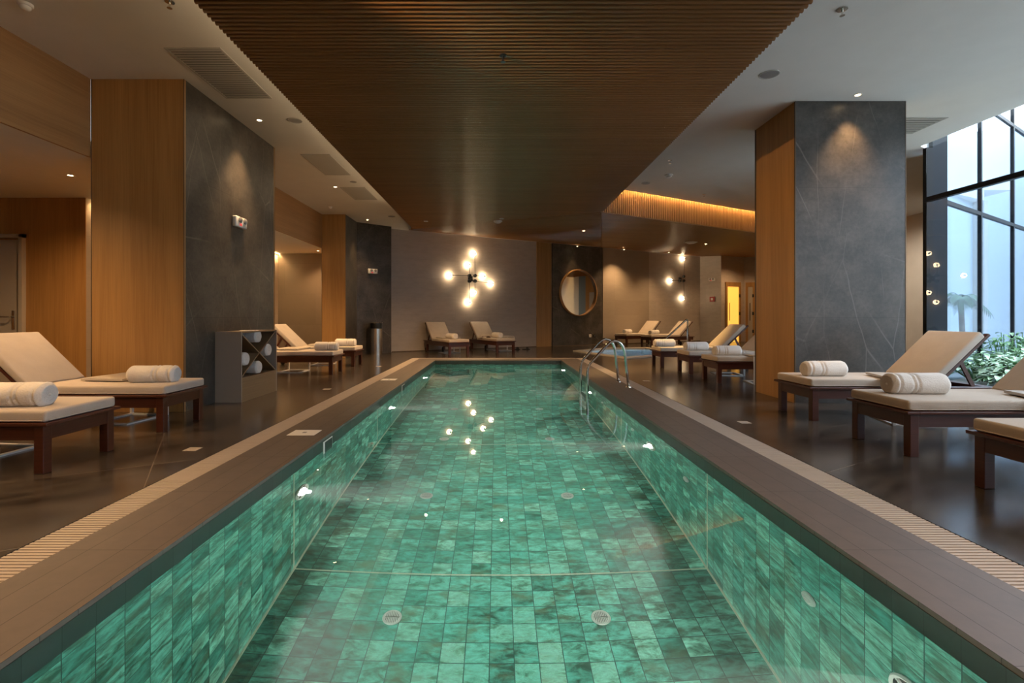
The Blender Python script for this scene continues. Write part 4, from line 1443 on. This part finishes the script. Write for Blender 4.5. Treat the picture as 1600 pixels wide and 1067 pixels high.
put_s(-3.99, 5.74, PI - 0.12, 'white side table reaching over the lounger in front of the broad oak column')
put_s(-4.17, 10.52, PI - 0.05, 'white side table over the lounger just past the cabinet')
put_s(-4.1, 12.02, PI, 'white side table under the lounger by the slim oak column')
put_s(4.30, 5.08, -0.27, 'cream topped side table over the lounger before the slate window column')
put_s(4.45, 3.66, -0.27, 'cream topped side table over the second lounger, cut by the frame edge')
put_s(3.92, 2.42, -0.3, 'side table by the near corner lounger on the window side')
put_s(4.45, 8.17, -0.15, 'side table under the lounger behind the oak flank')
put_s(4.45, 9.45, -0.1, 'side table over the middle lounger behind the window column')
for key, lab in (('S1', 'white side table beneath the lounger nearer the waste bin'), ('S2', 'white side table behind the towel on the lounger beside the oak strip')):
    p, rz = Ld[key]
    q = p + Matrix.Rotation(rz, 3, 'Z') @ Vector((1.0, -0.39, 0) if key == 'S1' else (0.85, -0.68, 0))
    put_s(q.x, q.y, rz, lab)

# ------------------------------------------------------------------ towel cabinet with towels
t = thing('towel_cabinet', 'taupe cabinet with open X shaped towel compartment against the slate column', 'cabinet', (-3.515, 7.045, 0))
hx, hy, H = 0.172, 0.525, 0.925
w = 0.018
MB().box(-hx, hx, -hy, -hy + w, 0, H).build('side_panel', M_CAB, t)
MB().box(-hx, hx, hy - w, hy, 0, H).build('side_panel', M_CAB, t)
MB().box(-hx, hx, -hy + w, hy - w, H - w, H).build('top_panel', M_CABW, t)
MB().box(-hx, hx, -hy + w, hy - w, 0.30, 0.30 + w).build('shelf', M_CABW, t)
MB().box(-hx, -hx + 0.01, -hy + w, hy - w, 0.0, H - w).build('back_panel', M_CABW, t)
MB().box(hx - 0.02, hx - 0.002, -hy + w, hy - w, 0.0, 0.30).build('front_panel', M_CABW, t)
zc, ww, hh = (0.318 + H - w) / 2, hy - w, (H - w - 0.318) / 2
for sgn in (1, -1):
    a = Vector((0, -ww + 0.01, zc - sgn * (hh - 0.01))); b = Vector((0, ww - 0.01, zc + sgn * (hh - 0.01)))
    d = b - a
    M = frame_matrix((a + b) / 2, d, (1, 0, 0))
    MB().box(-d.length / 2, d.length / 2, -0.008, 0.008, -hx + 0.012, hx - 0.012, M=M).build('divider', M_CABW, t)
for dy, z, lab in ((-0.02, zc + 0.15, 'white towel roll in the top wedge of the cabinet'), (-0.36, zc - 0.14, 'white towel roll in the near wedge of the cabinet'),
                   (0.0, zc - 0.285, 'white towel roll in the bottom wedge of the cabinet'), (0.30, zc - 0.06, 'white towel roll in the far wedge of the cabinet')):
    o = place(towel, tused, (-3.49, 7.045 + dy, z), 0, lab, 'rolled towels in the cabinet')
    o.scale = (0.60, 1.02, 1.02)

# ------------------------------------------------------------------ waste bin, sandals
bp = Vector((-3.57, 14.75, 0))
t = thing('waste_bin', 'round brushed steel waste bin with black upper band by the slate pier', 'bin', (bp.x, bp.y, 0))
MB().lathe([(0, 0), (0.17, 0), (0.17, 0.77), (0.16, 0.775)], 40).build('body', M_BRUSH, t, smooth=True)
MB().lathe([(0.165, 0.77), (0.178, 0.775), (0.18, 0.93), (0.17, 0.935), (0, 0.935)], 40).build('upper_band', M_BLACK, t, smooth=True)
MB().lathe([(0.10, 0.945), (0.12, 0.935), (0.18, 0.94), (0.185, 0.955), (0.175, 0.965), (0.11, 0.96)], 40).build('lid_rim', M_STEEL, t, smooth=True)

def sandal(px, py, rz, label):
    p = plane_pt(px, py)
    t = thing('sandal', label, 'sandal', (p.x, p.y, 0), rz, 'black sandals by the lounger')
    mb = MB()
    n = 28
    top, bot = [], []
    for k in range(n):
        a = 2 * PI * k / n
        x = 0.135 * math.cos(a); y = (0.05 - 0.012 * math.cos(2 * a) + 0.006 * math.cos(a)) * math.sin(a)
        bot.append(mb.bm.verts.new((x, y, 0))); top.append(mb.bm.verts.new((x, y, 0.025)))
    mb.bm.faces.new(top); mb.bm.faces.new(bot[::-1])
    for k in range(n):
        mb.bm.faces.new((bot[k], bot[(k + 1) % n], top[(k + 1) % n], top[k]))
    mb.build('sole', M_RUBBER, t)
    st = MB()
    for x in (0.03, 0.06):
        pts = [(x, 0.055 * math.cos(PI * k / 10), 0.02 + 0.06 * math.sin(PI * k / 10)) for k in range(11)]
        st.tube(pts, 0.014, 8)
    st.build('strap', M_RUBBER, t, smooth='all')
sandal(807, 546.2, 0.4, 'black sandal nearer the lounger leg under the globe lamp')
sandal(822, 546.0, 0.2, 'black sandal farther from the lounger leg, toward the oak strip')

# ------------------------------------------------------------------ plants in the court
def leaf(mb, base, d, L, W, droop):
    d = d.normalized()
    s = d.cross(Vector((0, 0, 1)))
    if s.length < 1e-3: s = Vector((1, 0, 0))
    s.normalize()
    prev = None
    for k in range(6):
        u = k / 5
        w = W * math.sin(PI * min(0.06 + u * 0.94, 1.0)) ** 0.8 * (1 - 0.3 * u)
        p = base + d * L * u + Vector((0, 0, -droop * u * u * L))
        cup = Vector((0, 0, 0.25 * w))
        row = [mb.bm.verts.new(p - s * w + cup), mb.bm.verts.new(p), mb.bm.verts.new(p + s * w + cup)]
        if prev:
            mb.bm.faces.new((prev[0], prev[1], row[1], row[0]))
            mb.bm.faces.new((prev[1], prev[2], row[2], row[1]))
        prev = row
def shrub(x, y, hgt, spread, n, L, W, mat, label):
    t = thing('shrub', label, 'shrub', (x, y, 0.02), 0, 'leafy shrubs in the courtyard')
    lf, stm = MB(), MB()
    for i in range(n):
        a = random.uniform(0, 2 * PI)
        rr = spread * math.sqrt(random.random())
        z = hgt * (1 - 0.6 * (rr / spread) ** 2) * random.uniform(0.45, 1.0)
        b = Vector((rr * math.cos(a), rr * math.sin(a), z))
        a2 = a + random.uniform(-0.9, 0.9)
        leaf(lf, b, Vector((math.cos(a2), math.sin(a2), random.uniform(-0.1, 0.6))), L * random.uniform(0.7, 1.2), W * random.uniform(0.8, 1.2), random.uniform(0.2, 0.6))
        if i % 3 == 0:
            stm.tube([(b.x * 0.3, b.y * 0.3, -0.02), (b.x * 0.7, b.y * 0.7, z * 0.6), b], 0.006, 5)
    lf.build('foliage', mat, t, smooth='all')
    stm.build('stem', M_LEAF2, t)
for x, y, hgt, sp, n, L, W, m, lab in (
    (7.72, 7.3, 0.50, 0.40, 150, 0.22, 0.055, M_LEAF, 'variegated low shrub showing under the tilted lounger back'),
    (8.35, 7.75, 0.52, 0.50, 190, 0.22, 0.055, M_LEAF, 'variegated shrub between the tilted lounger back and the frame edge'),
    (8.3, 8.55, 0.55, 0.42, 150, 0.22, 0.05, M_LEAF, 'variegated shrub at the foot of the first thin facade mullion'),
    (9.1, 8.6, 0.55, 0.55, 200, 0.22, 0.055, M_LEAF, 'pale variegated shrub farther out in the courtyard bed'),
    (9.45, 9.3, 0.86, 0.42, 170, 0.16, 0.04, M_LEAF2, 'darker taller shrub against the second facade mullion'),
    (10.3, 9.75, 0.80, 0.5, 180, 0.17, 0.04, M_LEAF2, 'dark shrub at the right frame edge against the facade'),
    (7.75, 6.2, 0.48, 0.45, 150, 0.22, 0.055, M_LEAF, 'variegated low shrub beside the window sill')):
    shrub(x, y, hgt, sp, n, L, W, m, lab)

t = thing('palm', 'feathery palm behind the courtyard glass', 'palm', (9.60, 10.32, 0.02))
MB().tube([(0, 0, 0), (0.02, 0, 0.6), (0.0, 0.02, 1.45)], [0.06, 0.05, 0.045], 10).build('trunk', M_TRUNK, t, smooth='all')
fr = MB()
for k in range(13):
    a = 2 * PI * k / 13 + random.uniform(-0.2, 0.2)
    el = random.uniform(0.2, 1.1)
    Lf = random.uniform(0.45, 0.62)
    pts = []
    for i in range(15):
        u = i / 14
        pts.append(Vector((math.cos(a) * math.cos(el) * Lf * u, math.sin(a) * math.cos(el) * Lf * u * 0.7, 1.45 + math.sin(el) * Lf * u - 0.75 * Lf * u * u)))
    fr.tube(pts, 0.006, 5)
    for i in range(2, 15):
        u = i / 14
        for s in (-1, 1):
            side = Vector((-math.sin(a), math.cos(a), 0)) * s
            d = (side * 0.8 + (pts[i] - pts[i - 1]).normalized() * 0.7 + Vector((0, 0, -0.45)))
            leaf(fr, pts[i], d, 0.26 * (1 - 0.5 * u), 0.010, 0.5)
fr.build('frond', M_PALM, t, smooth='all')

# ------------------------------------------------------------------ whirlpool glow
lamp('POINT', 'whirlpool_glow', (3.62, 14.0, -0.55), 1300, (0.8, 0.92, 1.0), jb, shadow_soft_size=0.05)
lamp('POINT', 'whirlpool_glow', (4.5, 14.75, -0.6), 1300, (0.8, 0.92, 1.0), jb, shadow_soft_size=0.05)

# ------------------------------------------------------------------ sky, camera, view
w = bpy.data.worlds.new('overcast_sky')
SC.world = w
w.use_nodes = True
bg = w.node_tree.nodes['Background']
bg.inputs['Color'].default_value = (0.80, 0.895, 1.0, 1)
bg.inputs['Strength'].default_value = 10
t = thing('fill_spot', 'added out-of-view spotlight overhead aimed across the pool at the oak flank', 'ceiling light', (-2.0, 2.6, ZP))  # added unseen lamp that brightens the oak side of the column
MB().lathe([(0.045, 0.0), (0.045, -0.10), (0.036, -0.10), (0.034, -0.02), (0, -0.02)], 24).build('shade', M_BLACK, t, smooth=True)
sp = lamp('SPOT', 'fill_spot_beam', (-2.0, 2.6, ZP - 0.13), 800, WARM, None, spot_size=math.radians(40), spot_blend=1.0, shadow_soft_size=0.04)
aim(sp, (3.87, 7.0, 1.9))
pl = lamp('AREA', 'sky_portal', (12.3, 5.2, 6.42), 1, (1, 1, 1), shape='RECTANGLE', size=10.6, size_y=23)
pl.data.cycles.is_portal = True

cam = bpy.data.cameras.new('camera')
cam.sensor_width = 36
cam.lens = 36 * F / 1600
cam.shift_x = (800 - PX) / 1600
cam.shift_y = (PY - 533.5) / 1600
cam.clip_start = 0.05
co = bpy.data.objects.new('camera', cam)
COL.objects.link(co)
co.location = (0, 0, CAMZ)
co.rotation_euler = (PI / 2, 0, 0)
SC.camera = co

vs = SC.view_settings
SC.display_settings.display_device = 'sRGB'
vs.view_transform = 'Standard'
vs.look = 'None'
vs.gamma = 1
vs.exposure = 0.0
vs.use_curve_mapping = False
cy = SC.cycles
cy.use_denoising = True
cy.max_bounces = 10
cy.diffuse_bounces = 5
cy.glossy_bounces = 5
cy.transmission_bounces = 8
cy.transparent_max_bounces = 12
cy.caustics_reflective = False
cy.caustics_refractive = False
cy.sample_clamp_indirect = 4.0
